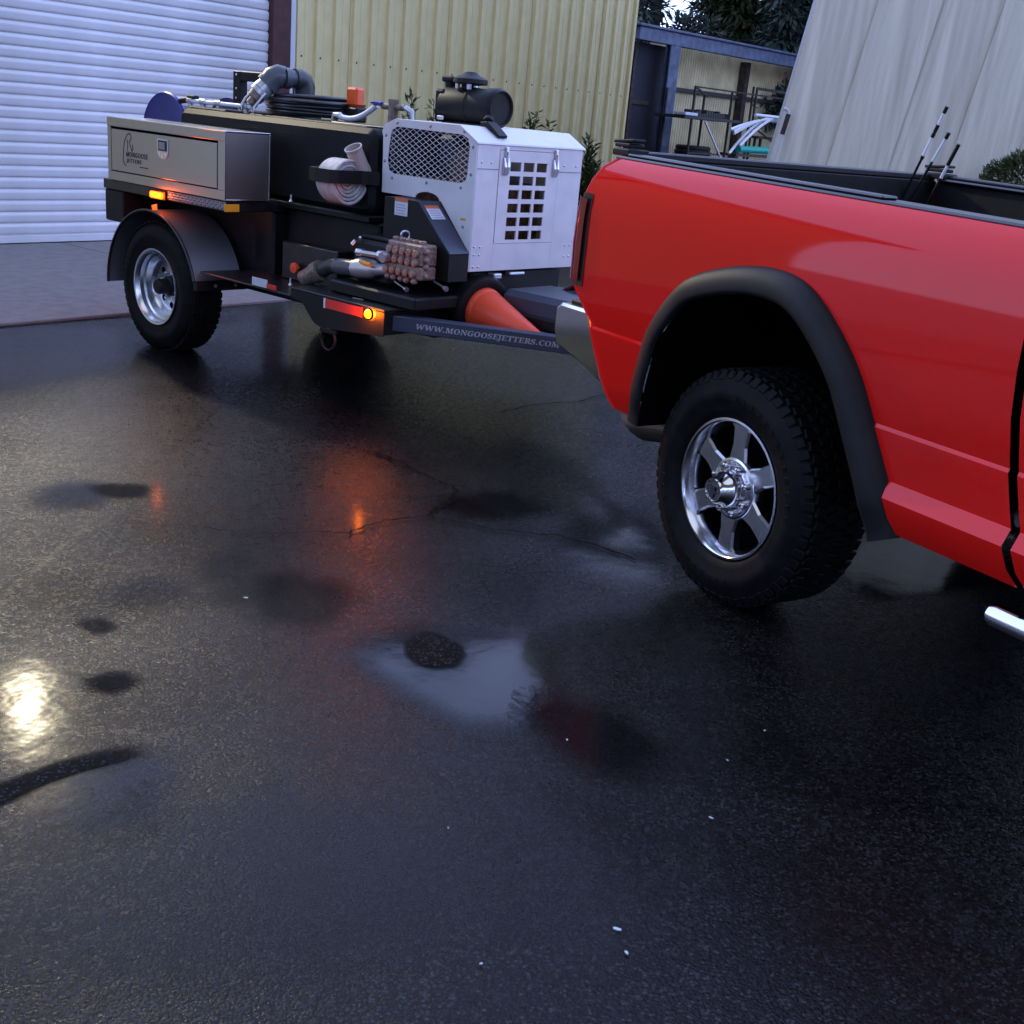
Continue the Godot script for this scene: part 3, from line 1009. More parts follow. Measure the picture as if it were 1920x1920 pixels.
func rand_dir() -> Vector3:
	return Vector3(rng.randfn(), rng.randfn(), rng.randfn()).normalized()

func trees_and_shrubs() -> void:
	# tall trees behind the shed: limbs and leaf clumps
	var kinds := []
	for k in 3:
		var tr := mb()
		var cr := mb()
		var hgt := 9.0
		tr.tube([Vector3(0, 0, 0), Vector3(0.1, 3, 0), Vector3(-0.05, 6, 0.1), Vector3(0.05, hgt, 0)], [0.28, 0.2, 0.12, 0.03], 8)
		for j in 34:
			var y := 1.2 + j * 0.23 + rng.randf() * 0.3
			var a := rng.randf() * TAU
			var reach := (2.6 - 1.9 * (y / hgt)) * (0.6 + 0.6 * rng.randf())
			var tip := Vector3(cos(a) * reach, y + 0.5 * rng.randf(), sin(a) * reach)
			tr.tube([Vector3(0, y - 0.3, 0), tip * Vector3(0.6, 1, 0.6), tip], [0.05, 0.03, 0.012], 5, false)
			for c in 5:
				var cc := tip * Vector3(0.45 + 0.14 * c, 1, 0.45 + 0.14 * c) + rand_dir() * 0.25
				var tone := 0.55 + 0.7 * rng.randf()
				for l in 80:
					var d := rand_dir()
					var p := cc + d * Vector3(0.55, 0.35, 0.55) * pow(rng.randf(), 0.5)
					leaf(cr, p, (d + Vector3(0, -0.2, 0)).normalized(), 0.2 + 0.12 * rng.randf(), 0.10, tone * (0.8 + 0.4 * rng.randf()))
		kinds.append([tr.mesh(), cr.mesh()])
	var belt := MultiMesh.new()
	belt.transform_format = MultiMesh.TRANSFORM_3D
	belt.mesh = kinds[0][1]
	belt.instance_count = 30
	for i in 30:
		var ang := lerpf(-1.75, 1.75, i / 29.0)
		var dist := 19.0 + 5.0 * rng.randf()
		belt.set_instance_transform(i, Transform3D(Basis(Vector3.UP, rng.randf() * TAU).scaled(Vector3.ONE * (0.75 + 0.3 * rng.randf())), Vector3(sin(ang) * dist, -0.6, 3.0 + cos(ang) * dist)))
	var bl := MultiMeshInstance3D.new()
	bl.name = "tree_belt"
	bl.multimesh = belt
	bl.material_override = M.leafdark
	bl.set_meta("kind", "stuff")
	bl.set_meta("label", "dark belt of trees mirrored in the wet paint and chrome")
	bl.set_meta("category", "trees")
	add_child(bl)
	var spots := [[0.2, -38, 1.15, 0, "leafblue", "loose bluish tree left of the shed, sky showing through"], [2.6, -34, 0.85, 1, "leafblue", "paler tree just behind the shed beam's left part"], [4.6, -37, 1.15, 2, "leaf", "mid green tall tree behind the middle of the shed beam"], [6.6, -33, 1.0, 0, "leafdark", "dark dense tree behind the shed's right part"], [8.4, -35, 1.25, 1, "leafdark", "tallest dark tree beside the leaning white wall's edge"], [10.6, -31, 1.0, 2, "leafdark", "dark tree mostly hidden behind the leaning white wall"], [-2.4, -41, 1.2, 2, "leafdark", "distant dark tree rising behind the warehouse corner"], [5.8, -43, 1.4, 1, "leafdark", "dark far tree in the gap between nearer trees behind the shed"], [1.6, -44, 1.3, 0, "leafdark", "dark far tree behind the bluish loose tree"], [9.8, -42, 1.4, 0, "leafdark", "dark far tree rising behind the tallest one"]]
	for i in spots.size():
		var q: Array = spots[i]
		var t := thing("tree" if i == 0 else "tree_%03d" % i, q[5], "tree", Vector3(q[0], 0, q[1]), 50.0 * i, "trees behind the shed")
		t.scale = Vector3.ONE * q[2]
		put_mesh("trunk", kinds[q[3]][0], M.bark, t)
		put_mesh("crown", kinds[q[3]][1], M[q[4]], t)
	# shrubs with upright stems along the yellow wall
	var wf := wall_frame()
	var sh := [[4.95, 0.45, 1.66, 3, 9, "slim leafy shrub stem above the trailer beside the brass valve"], [5.32, 0.5, 1.62, 2, 8, "slim leafy shrub stem left of the air filter"], [7.25, 0.5, 1.60, 5, 9, "leafy shrub right of the air filter above the white cowl"], [8.15, 0.5, 1.48, 9, 9, "broad bushy shrub above the right part of the white cowl"], [8.95, 0.5, 1.34, 12, 9, "dense shrub between the white cowl and the red truck bed"], [9.35, 0.5, 0.8, 10, 8, "low shrub at the foot of the yellow wall near its corner"]]
	for i in sh.size():
		var q: Array = sh[i]
		var t := thing("shrub" if i == 0 else "shrub_%03d" % i, q[5], "shrub", wf * Vector3(q[0], 0, q[1]), 54.1, "shrubs along the yellow wall")
		var st := mb()
		var lf := mb()
		for k in q[3]:
			var base := Vector3(rng.randfn() * 0.05, 0, rng.randfn() * 0.05)
			var hh: float = q[2] * (1.0 if k == 0 else 0.55 + 0.42 * rng.randf())
			var tip := base + Vector3(rng.randfn() * 0.10 * (1.0 if k else 0.2), hh, rng.randfn() * 0.08)
			var mid := base.lerp(tip, 0.5) + Vector3(rng.randfn(), 0, rng.randfn()) * 0.05
			st.tube([base, mid, tip], [0.012, 0.009, 0.004], 5, false)
			for l in 54:
				var f := 0.2 + 0.8 * l / 53.0
				var p := base.lerp(mid, f * 2) if f < 0.5 else mid.lerp(tip, f * 2 - 1)
				var a := l * 2.4
				var out := Vector3(cos(a), 0.45 + 0.3 * rng.randf(), sin(a)).normalized()
				var tone := 0.7 + 0.9 * rng.randf()
				leaf(lf, p, out, 0.09 + 0.06 * rng.randf(), 0.048, tone)
				leaf(lf, p + out * 0.05, (out + rand_dir() * 0.7).normalized(), 0.08 + 0.05 * rng.randf(), 0.042, tone * 0.85)
		put("stem", st, M.bark, t)
		put("foliage", lf, M.leaf, t)
	# clipped bush in front of the white wall
	var bu := thing("bush", "rounded dark green bush at the right edge in front of the white wall", "bush", Vector3(2.336, 0, -12.788) + Basis(Vector3.UP, deg_to_rad(-10.0)) * Vector3(2.50, 0.07, 0.75), -10.0)
	var st := mb()
	for k in 6:
		st.tube([Vector3(0, 0, 0), Vector3(rng.randfn() * 0.12, 0.8, rng.randfn() * 0.1), Vector3(rng.randfn() * 0.3, 1.25, rng.randfn() * 0.2)], [0.025, 0.02, 0.008], 5, false)
	put("stem", st, M.bark, bu)
	var lf := mb()
	for k in 9000:
		var d := rand_dir()
		var r := 0.75 + 0.25 * pow(rng.randf(), 0.6) + 0.06 * sin(d.x * 9) * cos(d.z * 7 + d.y * 5)
		var p := Vector3(0, 1.12, 0) + d * Vector3(0.56, 0.46, 0.45) * r
		leaf(lf, p, (d + rand_dir() * 0.8).normalized(), 0.05 + 0.03 * rng.randf(), 0.024, 0.5 + 0.9 * rng.randf())
	put("foliage", lf, M.leaf, bu)

# ---------------------------------------------------------------- letters
func letters(text: String, height: float, depth: float, serif: bool, slant: float, width_to := 0.0) -> MB:
	# upright lettering in x-y, centred on its middle, facing +z
	var t := TextMesh.new()
	var f := SystemFont.new()
	f.font_names = PackedStringArray(["Droid Serif" if serif else "Droid Sans"])
	f.font_weight = 700
	t.font = f
	t.text = text
	t.font_size = 64
	t.pixel_size = 0.01
	t.depth = 0.02
	t.curve_step = 1.0
	var a := t.get_mesh_arrays()
	var vs: PackedVector3Array = a[Mesh.ARRAY_VERTEX]
	var ix: PackedInt32Array = a[Mesh.ARRAY_INDEX] if a[Mesh.ARRAY_INDEX] != null else PackedInt32Array(range(vs.size()))
	var lo := Vector3.INF
	var hi := -Vector3.INF
	for p in vs:
		lo = lo.min(p)
		hi = hi.max(p)
	var k := height / maxf(hi.y - lo.y, 0.001)
	var kx := k if width_to <= 0.0 else width_to / maxf(hi.x - lo.x, 0.001)
	var b := mb()
	for i in range(0, ix.size(), 3):
		var q := []
		for j in 3:
			var p := vs[ix[i + j]] - (lo + hi) * 0.5
			q.append(Vector3(p.x * kx + p.y * k * slant, p.y * k, signf(p.z) * depth * 0.5))
		b.tri(q[0], q[2], q[1])
	return b

func place(called: String, b: MB, m: Material, parent: Node, xf: Transform3D, label := "") -> MeshInstance3D:
	var o := put(called, b, m, parent, label)
	o.transform = xf
	return o

func node(called: String, parent: Node, at := Vector3.ZERO) -> Node3D:
	var o := Node3D.new()
	o.name = called
	o.position = at
	parent.add_child(o, true)
	return o

# ---------------------------------------------------------------- wheels (axis along z, outer face towards +z at z = 0)
func trailer_wheel(t: Node3D, at: Vector3, flip: bool) -> void:
	var w := node("wheel", t, at)
	if flip:
		w.rotation_degrees.y = 180
	var b := mb()
	b.xf = Transform3D(ZUP, Vector3.ZERO)
	b.lathe([Vector2(0.215, -0.22), Vector2(0.25, -0.235), Vector2(0.32, -0.24), Vector2(0.36, -0.225), Vector2(0.379, -0.20), Vector2(0.383, -0.17), Vector2(0.384, -0.12), Vector2(0.383, -0.06), Vector2(0.379, -0.03), Vector2(0.365, -0.008), Vector2(0.352, 0.002), Vector2(0.330, 0.007), Vector2(0.322, 0.012), Vector2(0.290, 0.012), Vector2(0.284, 0.008), Vector2(0.255, 0.006), Vector2(0.235, -0.004), Vector2(0.222, -0.012)], 72)
	b.xf = Transform3D.IDENTITY
	for k in 56:
		for row in 5:
			var a := TAU * (k + 0.5 * (row % 2)) / 56
			var c := Vector3(cos(a), sin(a), 0)
			b.box(Vector3(0.011, 0.030, 0.030), c * 0.384 + Vector3(0, 0, -0.032 - row * 0.041), 0.0, Basis(c, Vector3(-c.y, c.x, 0), Vector3(0, 0, 1)))
	put("tyre", b, M.rubber, w)
	b = mb()
	b.xf = Transform3D(ZUP, Vector3.ZERO)
	b.lathe([Vector2(0.150, -0.115), Vector2(0.158, -0.108), Vector2(0.170, -0.098), Vector2(0.180, -0.085), Vector2(0.184, -0.060), Vector2(0.188, -0.050), Vector2(0.200, -0.044), Vector2(0.203, -0.020), Vector2(0.212, -0.010), Vector2(0.218, 0.006), Vector2(0.228, 0.008), Vector2(0.230, -0.004), Vector2(0.222, -0.015)].map(func(p): return p) , 64)
	put("rim", b, M.galv, w)
	# disc with eight round holes, made of sixteen half sectors
	b = mb()
	for k in 8:
		for side in [-1.0, 1.0]:
			var a0 := TAU * k / 8.0
			var a1: float = a0 + side * TAU / 16.0
			var poly := PackedVector2Array()
			var rh := 0.118
			var hr := 0.021
			var dir := Vector2(cos(a0), sin(a0))
			var cr: Vector2 = Vector2(-dir.y, dir.x) * side
			poly.append(dir * 0.06)
			for s in 7:
				var f := PI * s / 6.0
				poly.append(dir * (rh - cos(f) * hr) + cr * sin(f) * hr)
			for s in 4:
				var f: float = a0 + (a1 - a0) * s / 3.0
				poly.append(Vector2(cos(f), sin(f)) * 0.1535)
			poly.append(Vector2(cos(a1), sin(a1)) * 0.06)
			b.prism(poly, -0.122, -0.112)
	put("wheel_disc", b, M.galv, w)
	b = mb()
	b.xf = Transform3D(ZUP, Vector3.ZERO)
	b.lathe([Vector2(0.0, -0.19), Vector2(0.215, -0.19)], 32)
	b.lathe([Vector2(0.062, -0.115), Vector2(0.060, -0.085), Vector2(0.048, -0.078), Vector2(0.046, -0.020), Vector2(0.038, -0.008), Vector2(0.0, -0.006)], 24)
	put("hub", b, M.black, w)
	b = mb()
	b.xf = Transform3D(ZUP, Vector3.ZERO)
	b.lathe([Vector2(0.011, 0.0), Vector2(0.011, 0.022), Vector2(0.007, 0.028), Vector2(0.0, 0.029)], 6, 0, TAU, 0.2)
	var nut := b.mesh()
	for k in 8:
		var a := TAU * (k + 0.5) / 8
		put_mesh("lug_nut", nut, M.zinc, w).position = Vector3(cos(a) * 0.082, sin(a) * 0.082, -0.113)

func trailer() -> void:
	var t := thing("utility_trailer", "black jetter trailer with steel toolbox, black water tank and white engine cowl", "trailer", Vector3(-2.277, 0, -7.112), -40.45)
	trailer_wheel(t, Vector3(0, 0.383, 0), false)
	trailer_wheel(t, Vector3(0, 0.383, -1.66), true)
	var b := mb()
	b.bar(Vector3(0, 0.40, -0.25), Vector3(0, 0.40, -1.41), 0.08, 0.08)
	put("axle", b, M.black, t)
	# mudguards
	for s in 2:
		var f := mb()
		var z0 := 0.022 if s == 0 else -1.345
		var z1 := -0.305 if s == 0 else -1.682
		var c := Vector2(-0.022, 0.35)
		var R := 0.485
		var n := 30
		for k in n:
			var a0 := lerpf(0.28, PI + 0.02, float(k) / n)
			var a1 := lerpf(0.28, PI + 0.02, float(k + 1) / n)
			var p0 := c + Vector2(cos(a0), sin(a0)) * R
			var p1 := c + Vector2(cos(a1), sin(a1)) * R
			var n0 := Vector3(cos(a0), sin(a0), 0)
			var n1 := Vector3(cos(a1), sin(a1), 0)
			f.squad(Vector3(p0.x, p0.y, z0), Vector3(p1.x, p1.y, z0), Vector3(p1.x, p1.y, z1), Vector3(p0.x, p0.y, z1), n0, n1, n1, n0)
			var q0 := p0 - Vector2(n0.x, n0.y) * 0.004
			var q1 := p1 - Vector2(n1.x, n1.y) * 0.004
			f.squad(Vector3(q0.x, q0.y, z0), Vector3(q1.x, q1.y, z0), Vector3(q1.x, q1.y, z1), Vector3(q0.x, q0.y, z1), -n0, -n1, -n1, -n0)
		put("mudguard", f, M.fender, t)
		f = mb()
		var arc := []
		for k in n + 1:
			var a := lerpf(0.28, PI + 0.02, float(k) / n)
			arc.append(Vector3(c.x + cos(a) * (R - 0.004), c.y + sin(a) * (R - 0.004), z0 if s == 0 else z1))
		f.tube(arc, 0.009, 8)
		put("mudguard_bead", f, M.steelpaint, t)
	b = mb()
	b.span(Vector3(0.42, 0.425, -0.34), Vector3(0.462, 0.482, 0.015), 0.004)
	put("mudguard_bracket", b, M.black, t)
	for z in [-0.11, -0.25]:
		b = mb()
		b.xf = Transform3D(Basis(Vector3(0, -1, 0), Vector3(1, 0, 0), Vector3(0, 0, 1)), Vector3(0.462, 0.455, z))
		b.lathe([Vector2(0.010, 0.0), Vector2(0.010, 0.006), Vector2(0.0, 0.009)], 8)
		put("bolt", b, M.zinc, t)
	# frame rails and cross pieces
	b = mb()
	b.span(Vector3(-0.62, 0.42, -0.46), Vector3(2.05, 0.53, -0.36), 0.006)
	b.span(Vector3(-0.62, 0.42, -1.30), Vector3(2.05, 0.53, -1.20), 0.006)
	b.span(Vector3(-0.62, 0.43, -1.2), Vector3(-0.54, 0.52, -0.46), 0.006)
	b.span(Vector3(0.9, 0.43, -1.2), Vector3(1.0, 0.52, -0.46), 0.006)
	put("frame", b, M.black, t)
	# bed under the toolbox and the rear corner box
	b = mb()
	b.span(Vector3(-0.60, 0.905, -1.64), Vector3(0.70, 0.964, -0.016), 0.004)
	put("toolbox_tray", b, M.steelpaint, t)
	b = mb()
	b.span(Vector3(-0.61, 0.71, -0.30), Vector3(-0.40, 0.904, -0.03), 0.008)
	b.span(Vector3(-0.62, 0.71, -1.30), Vector3(-0.56, 0.90, -0.30), 0.005)
	put("tail_lamp_box", b, M.black, t)
	b = mb()
	b.span(Vector3(-0.40, 0.53, -1.35), Vector3(0.68, 0.904, -0.36), 0.01)
	put("underbox", b, M.black, t)
	# tread-plate strip with raised diamonds
	b = mb()
	b.span(Vector3(0.13, 0.912, -0.015), Vector3(0.70, 0.958, -0.006), 0.002)
	for i in 27:
		for r in 3:
			var tilt := 0.7 if (i + r) % 2 == 0 else -0.7
			b.box(Vector3(0.014, 0.005, 0.006), Vector3(0.145 + i * 0.0205, 0.921 + r * 0.014, -0.004), 0.002, Basis(Vector3(0, 0, 1), tilt))
	put("tread_plate", b, M.fender, t)
	# toolbox on the near side
	var tb := node("toolbox", t)
	b = mb()
	b.span(Vector3(-0.51, 0.966, -0.297), Vector3(0.704, 1.326, -0.012), 0.004)
	put("box_body", b, M.alu, tb)
	b = mb()
	b.prism(PackedVector2Array([Vector2(-0.512, 1.280), Vector2(0.706, 1.280), Vector2(0.706, 1.332), Vector2(-0.512, 1.332)]), -0.014, 0.003, 0.003)
	put("top_flange", b, M.alu, tb)
	b = mb()
	b.span(Vector3(-0.512, 1.328, -0.302), Vector3(0.709, 1.336, 0.004), 0.003)
	put("lid_edge", b, M.aluedge, tb)
	b = mb()
	b.prism(PackedVector2Array([Vector2(-0.512, 0.966), Vector2(0.706, 0.966), Vector2(0.706, 1.018), Vector2(-0.512, 1.018)]), -0.014, 0.0, 0.002)
	b.span(Vector3(0.640, 1.0185, -0.014), Vector3(0.706, 1.2795, 0.0), 0.002)
	b.span(Vector3(-0.512, 1.0185, -0.014), Vector3(-0.475, 1.2795, 0.0), 0.002)
	put("frame_face", b, M.alu, tb)
	b = mb()
	b.span(Vector3(-0.474, 1.0186, -0.0118), Vector3(0.639, 1.2794, -0.009))
	put("door_gap", b, M.void, tb)
	b = mb()
	b.span(Vector3(-0.466, 1.024, -0.0088), Vector3(0.631, 1.266, 0.001), 0.003)
	put("door", b, M.alu, tb)
	b = mb()
	b.span(Vector3(0.704, 0.968, -0.299), Vector3(0.709, 1.334, 0.002), 0.001)
	put("end_panel", b, M.alu, tb)
	for q in [[Vector3(0.7095, 0.967, -0.004), Vector3(0.712, 1.335, 0.003)], [Vector3(0.7095, 1.327, -0.300), Vector3(0.712, 1.336, -0.0045)], [Vector3(0.7095, 0.966, -0.300), Vector3(0.712, 0.972, -0.0045)], [Vector3(0.7095, 0.9725, -0.3005), Vector3(0.712, 1.3265, -0.295)]]:
		b = mb()
		b.span(q[0], q[1], 0.001)
		put("edge_trim", b, M.aluedge, tb)
	# paddle latch: dished plate, paddle, keyhole
	b = mb()
	var plate := PackedVector2Array()
	for k in 16:
		var a := PI + PI * k / 15.0
		plate.append(Vector2(0.100 + cos(a) * 0.058, 1.175 + sin(a) * 0.040))
	plate.append(Vector2(0.158, 1.246))
	plate.append(Vector2(0.042, 1.246))
	b.prism(plate, 0.001, 0.005, 0.001)
	put("latch_plate", b, M.zinc, tb)
	b = mb()
	b.span(Vector3(0.056, 1.180, 0.005), Vector3(0.146, 1.238, 0.0065), 0.0005)
	put("latch_recess", b, M.ink, tb)
	b = mb()
	b.span(Vector3(0.070, 1.188, 0.0066), Vector3(0.132, 1.228, 0.013), 0.003)
	put("latch_paddle", b, M.fender, tb)
	b = mb()
	for p in [Vector2(0.100, 1.160), Vector2(0.068, 1.165), Vector2(0.130, 1.163), Vector2(0.098, 1.145)]:
		b.ball(Vector3(p.x, p.y, 0.006), Vector3(0.006, 0.006, 0.004), 8, 5)
	put("rivets", b, M.aluedge, tb)
	# printed emblem and name
	place("print_name", letters("MONGOOSE", 0.030, 0.001, false, 0.12, 0.235), M.ink, tb, Transform3D(Basis.IDENTITY, Vector3(-0.180, 1.131, 0.0018)))
	place("print_name", letters("JETTERS", 0.030, 0.001, false, 0.12, 0.165), M.ink, tb, Transform3D(Basis.IDENTITY, Vector3(-0.216, 1.092, 0.0018)))
	b = mb()
	b.span(Vector3(-0.150, 1.064, 0.0012), Vector3(-0.058, 1.070, 0.0022))
	put("print_line", b, M.ink, tb)
	b = mb()
	for pts in [[Vector3(-0.288, 1.240, 0), Vector3(-0.262, 1.252, 0), Vector3(-0.240, 1.238, 0), Vector3(-0.246, 1.215, 0), Vector3(-0.262, 1.205, 0), Vector3(-0.252, 1.180, 0), Vector3(-0.236, 1.160, 0), Vector3(-0.240, 1.150, 0)], [Vector3(-0.288, 1.240, 0), Vector3(-0.318, 1.200, 0), Vector3(-0.330, 1.140, 0), Vector3(-0.334, 1.090, 0), Vector3(-0.318, 1.068, 0), Vector3(-0.300, 1.064, 0)], [Vector3(-0.285, 1.215, 0), Vector3(-0.280, 1.180, 0), Vector3(-0.284, 1.150, 0)], [Vector3(-0.228, 1.190, 0), Vector3(-0.222, 1.168, 0), Vector3(-0.234, 1.150, 0)]]:
		for i in pts.size() - 1:
			b.bar(pts[i] + Vector3(0, 0, 0.0017), pts[i + 1] + Vector3(0, 0, 0.0017), 0.001, 0.006, Vector3(0, 0, 1).cross(pts[i + 1] - pts[i]))
	put("print_emblem", b, M.ink, tb)
	# lamps and reflectors
	b = mb()
	b.span(Vector3(-0.035, 0.902, -0.012), Vector3(0.125, 0.954, 0.004), 0.004)
	put("lamp_base", b, M.black, t)
	b = mb()
	b.span(Vector3(-0.022, 0.908, 0.004), Vector3(0.112, 0.946, 0.022), 0.008)
	put("marker_lamp", b, lamp_mat(Color(1.0, 0.33, 0.01), 9.0), t, "lit amber marker lamp under the toolbox")
	omni("marker_light", Vector3(0.045, 0.927, 0.040), Color(1.0, 0.40, 0.05), 0.05, 0.02, t)
	b = mb()
	b.xf = Transform3D(ZUP, Vector3(1.948, 0.553, 0.003))
	b.lathe([Vector2(0.030, 0.0), Vector2(0.030, 0.008), Vector2(0.024, 0.012)], 20)
	put("lamp_base", b, M.black, t)
	b = mb()
	b.xf = Transform3D(ZUP, Vector3(1.948, 0.553, 0.009))
	b.lathe([Vector2(0.0225, 0.0), Vector2(0.0225, 0.008), Vector2(0.016, 0.017), Vector2(0.0, 0.021)], 20)
	put("marker_lamp", b, lamp_mat(Color(1.0, 0.40, 0.02), 26.0), t, "lit round amber marker lamp on the deck's front corner")
	omni("marker_light", Vector3(1.948, 0.551, 0.0185), Color(1.0, 0.45, 0.06), 0.26, 0.018, t)
	b = mb()
	b.span(Vector3(0.7005, 0.905, -0.100), Vector3(0.708, 0.947, 0.000), 0.003)
	put("reflector", b, M.amberrefl, t, "amber reflector at the toolbox's front end")
	b = mb()
	b.box(Vector3(0.055, 0.035, 0.006), Vector3(0.035, 0.853, 0.02), 0.002, Basis(Vector3(0, 0, 1), 0.25))
	put("reflector", b, M.amberrefl, t, "small amber reflector on top of the mudguard")
	for z in [-0.20, -1.46]:
		b = mb()
		b.xf = Transform3D(Basis(Vector3(0, 1, 0), Vector3(-1, 0, 0), Vector3(0, 0, 1)), Vector3(-0.622, 0.80, z))
		b.lathe([Vector2(0.05, 0.0), Vector2(0.05, 0.012), Vector2(0.035, 0.02), Vector2(0.0, 0.022)], 20)
		put("tail_lamp", b, lamp_mat(Color(1.0, 0.04, 0.02), 5.0), t, "lit red tail lamp facing the roll-up door")
		omni("tail_light", Vector3(-0.67, 0.80, z), Color(1.0, 0.12, 0.06), 0.10, 0.03, t)
	# step and pump deck
	b = mb()
	b.span(Vector3(0.47, 0.533, -1.66), Vector3(1.307, 0.545, 0.0), 0.003)
	put("step_plate", b, M.steelpaint, t)
	b = mb()
	b.span(Vector3(0.97, 0.546, -0.006), Vector3(1.10, 0.590, 0.002), 0.001)
	put("white_reflective_strip", b, M.whitetape, t)
	b = mb()
	b.span(Vector3(1.101, 0.546, -0.006), Vector3(1.18, 0.572, 0.002), 0.001)
	put("red_reflective_strip", b, M.redtape, t)
	b = mb()
	b.span(Vector3(1.30, 0.576, -1.66), Vector3(2.05, 0.588, 0.0), 0.003)
	put("pump_deck", b, M.steelpaint, t)
	b = mb()
	b.prism(PackedVector2Array([Vector2(1.31, 0.575), Vector2(1.31, 0.53), Vector2(1.40, 0.522), Vector2(1.50, 0.432), Vector2(1.55, 0.418), Vector2(1.72, 0.425), Vector2(2.05, 0.455), Vector2(2.05, 0.575)]), -0.012, -0.002, 0.002)
	put("side_plate", b, M.black, t)
	b = mb()
	b.prism(PackedVector2Array([Vector2(1.31, 0.575), Vector2(1.31, 0.53), Vector2(1.40, 0.522), Vector2(1.50, 0.432), Vector2(1.55, 0.418), Vector2(1.72, 0.425), Vector2(2.05, 0.455), Vector2(2.05, 0.575)]), -1.656, -1.646, 0.002)
	put("side_plate", b, M.black, t)
	b = mb()
	b.span(Vector3(2.038, 0.46, -1.64), Vector3(2.05, 0.574, -0.013), 0.002)
	put("front_plate", b, M.black, t)
	b = mb()
	b.span(Vector3(1.585, 0.522, -0.002), Vector3(1.600, 0.574, 0.0015))
	put("white_reflective_strip", b, M.whitetape, t)
	b = mb()
	b.span(Vector3(1.601, 0.524, -0.002), Vector3(1.885, 0.573, 0.0015))
	put("red_reflective_strip", b, M.redtape, t)
	# tie-down ring
	b = mb()
	b.ring(Vector3(1.625, 0.362, -0.006), 0.055, 0.0085, Vector3(0, 0, 1), 24, -0.2 + PI * 0.0, TAU - 0.0)
	b.bar(Vector3(1.565, 0.405, -0.006), Vector3(1.685, 0.41, -0.006), 0.02, 0.02)
	put("tie_down_ring", b, M.black, t)
	# near A-frame drawbar with its lettering, far drawbar, coupler
	var A := Vector3(2.03, 0.518, -0.07)
	var B := Vector3(3.40, 0.518, -0.80)
	var dx := (B - A).normalized()
	var dz := dx.cross(Vector3.UP).normalized()
	b = mb()
	b.bar(A, B, 0.035, 0.077, Vector3.UP, 0.004)
	b.bar(A + Vector3(0, 0.034, 0) - dz * 0.03, B + Vector3(0, 0.034, 0) - dz * 0.03, 0.06, 0.008)
	put("drawbar", b, M.bluegrey, t)
	b = mb()
	b.bar(Vector3(2.03, 0.518, -1.59), Vector3(3.40, 0.518, -0.86), 0.035, 0.077, Vector3.UP, 0.004)
	put("drawbar", b, M.bluegrey, t)
	var xf := Transform3D(Basis(dx, Vector3.UP, dz), A + dx * 0.50 + Vector3(0, -0.004, 0) + dz * 0.0185)
	place("lettering", letters("WWW.MONGOOSEJETTERS.COM", 0.034, 0.002, true, 0.22, 0.735), M.letter, t, xf)
	b = mb()
	b.bar(B + Vector3(-0.1, 0.02, -0.03), B + Vector3(0.10, 0.02, -0.03), 0.09, 0.09, Vector3.UP, 0.015)
	put("coupler", b, M.bluegrey, t)
	b = mb()
	b.span(Vector3(2.72, 0.50, -0.72), Vector3(2.90, 0.585, -0.52), 0.01)
	put("winch_block", b, M.bluegrey, t)
	b = mb()
	b.ring(Vector3(3.0, 0.50, -0.585) + dz * 0.02, 0.012, 0.004, dz, 10)
	put("chain_hook", b, M.zinc, t)
	trailer_tank(t)
	trailer_cowl(t)
	trailer_pump(t)

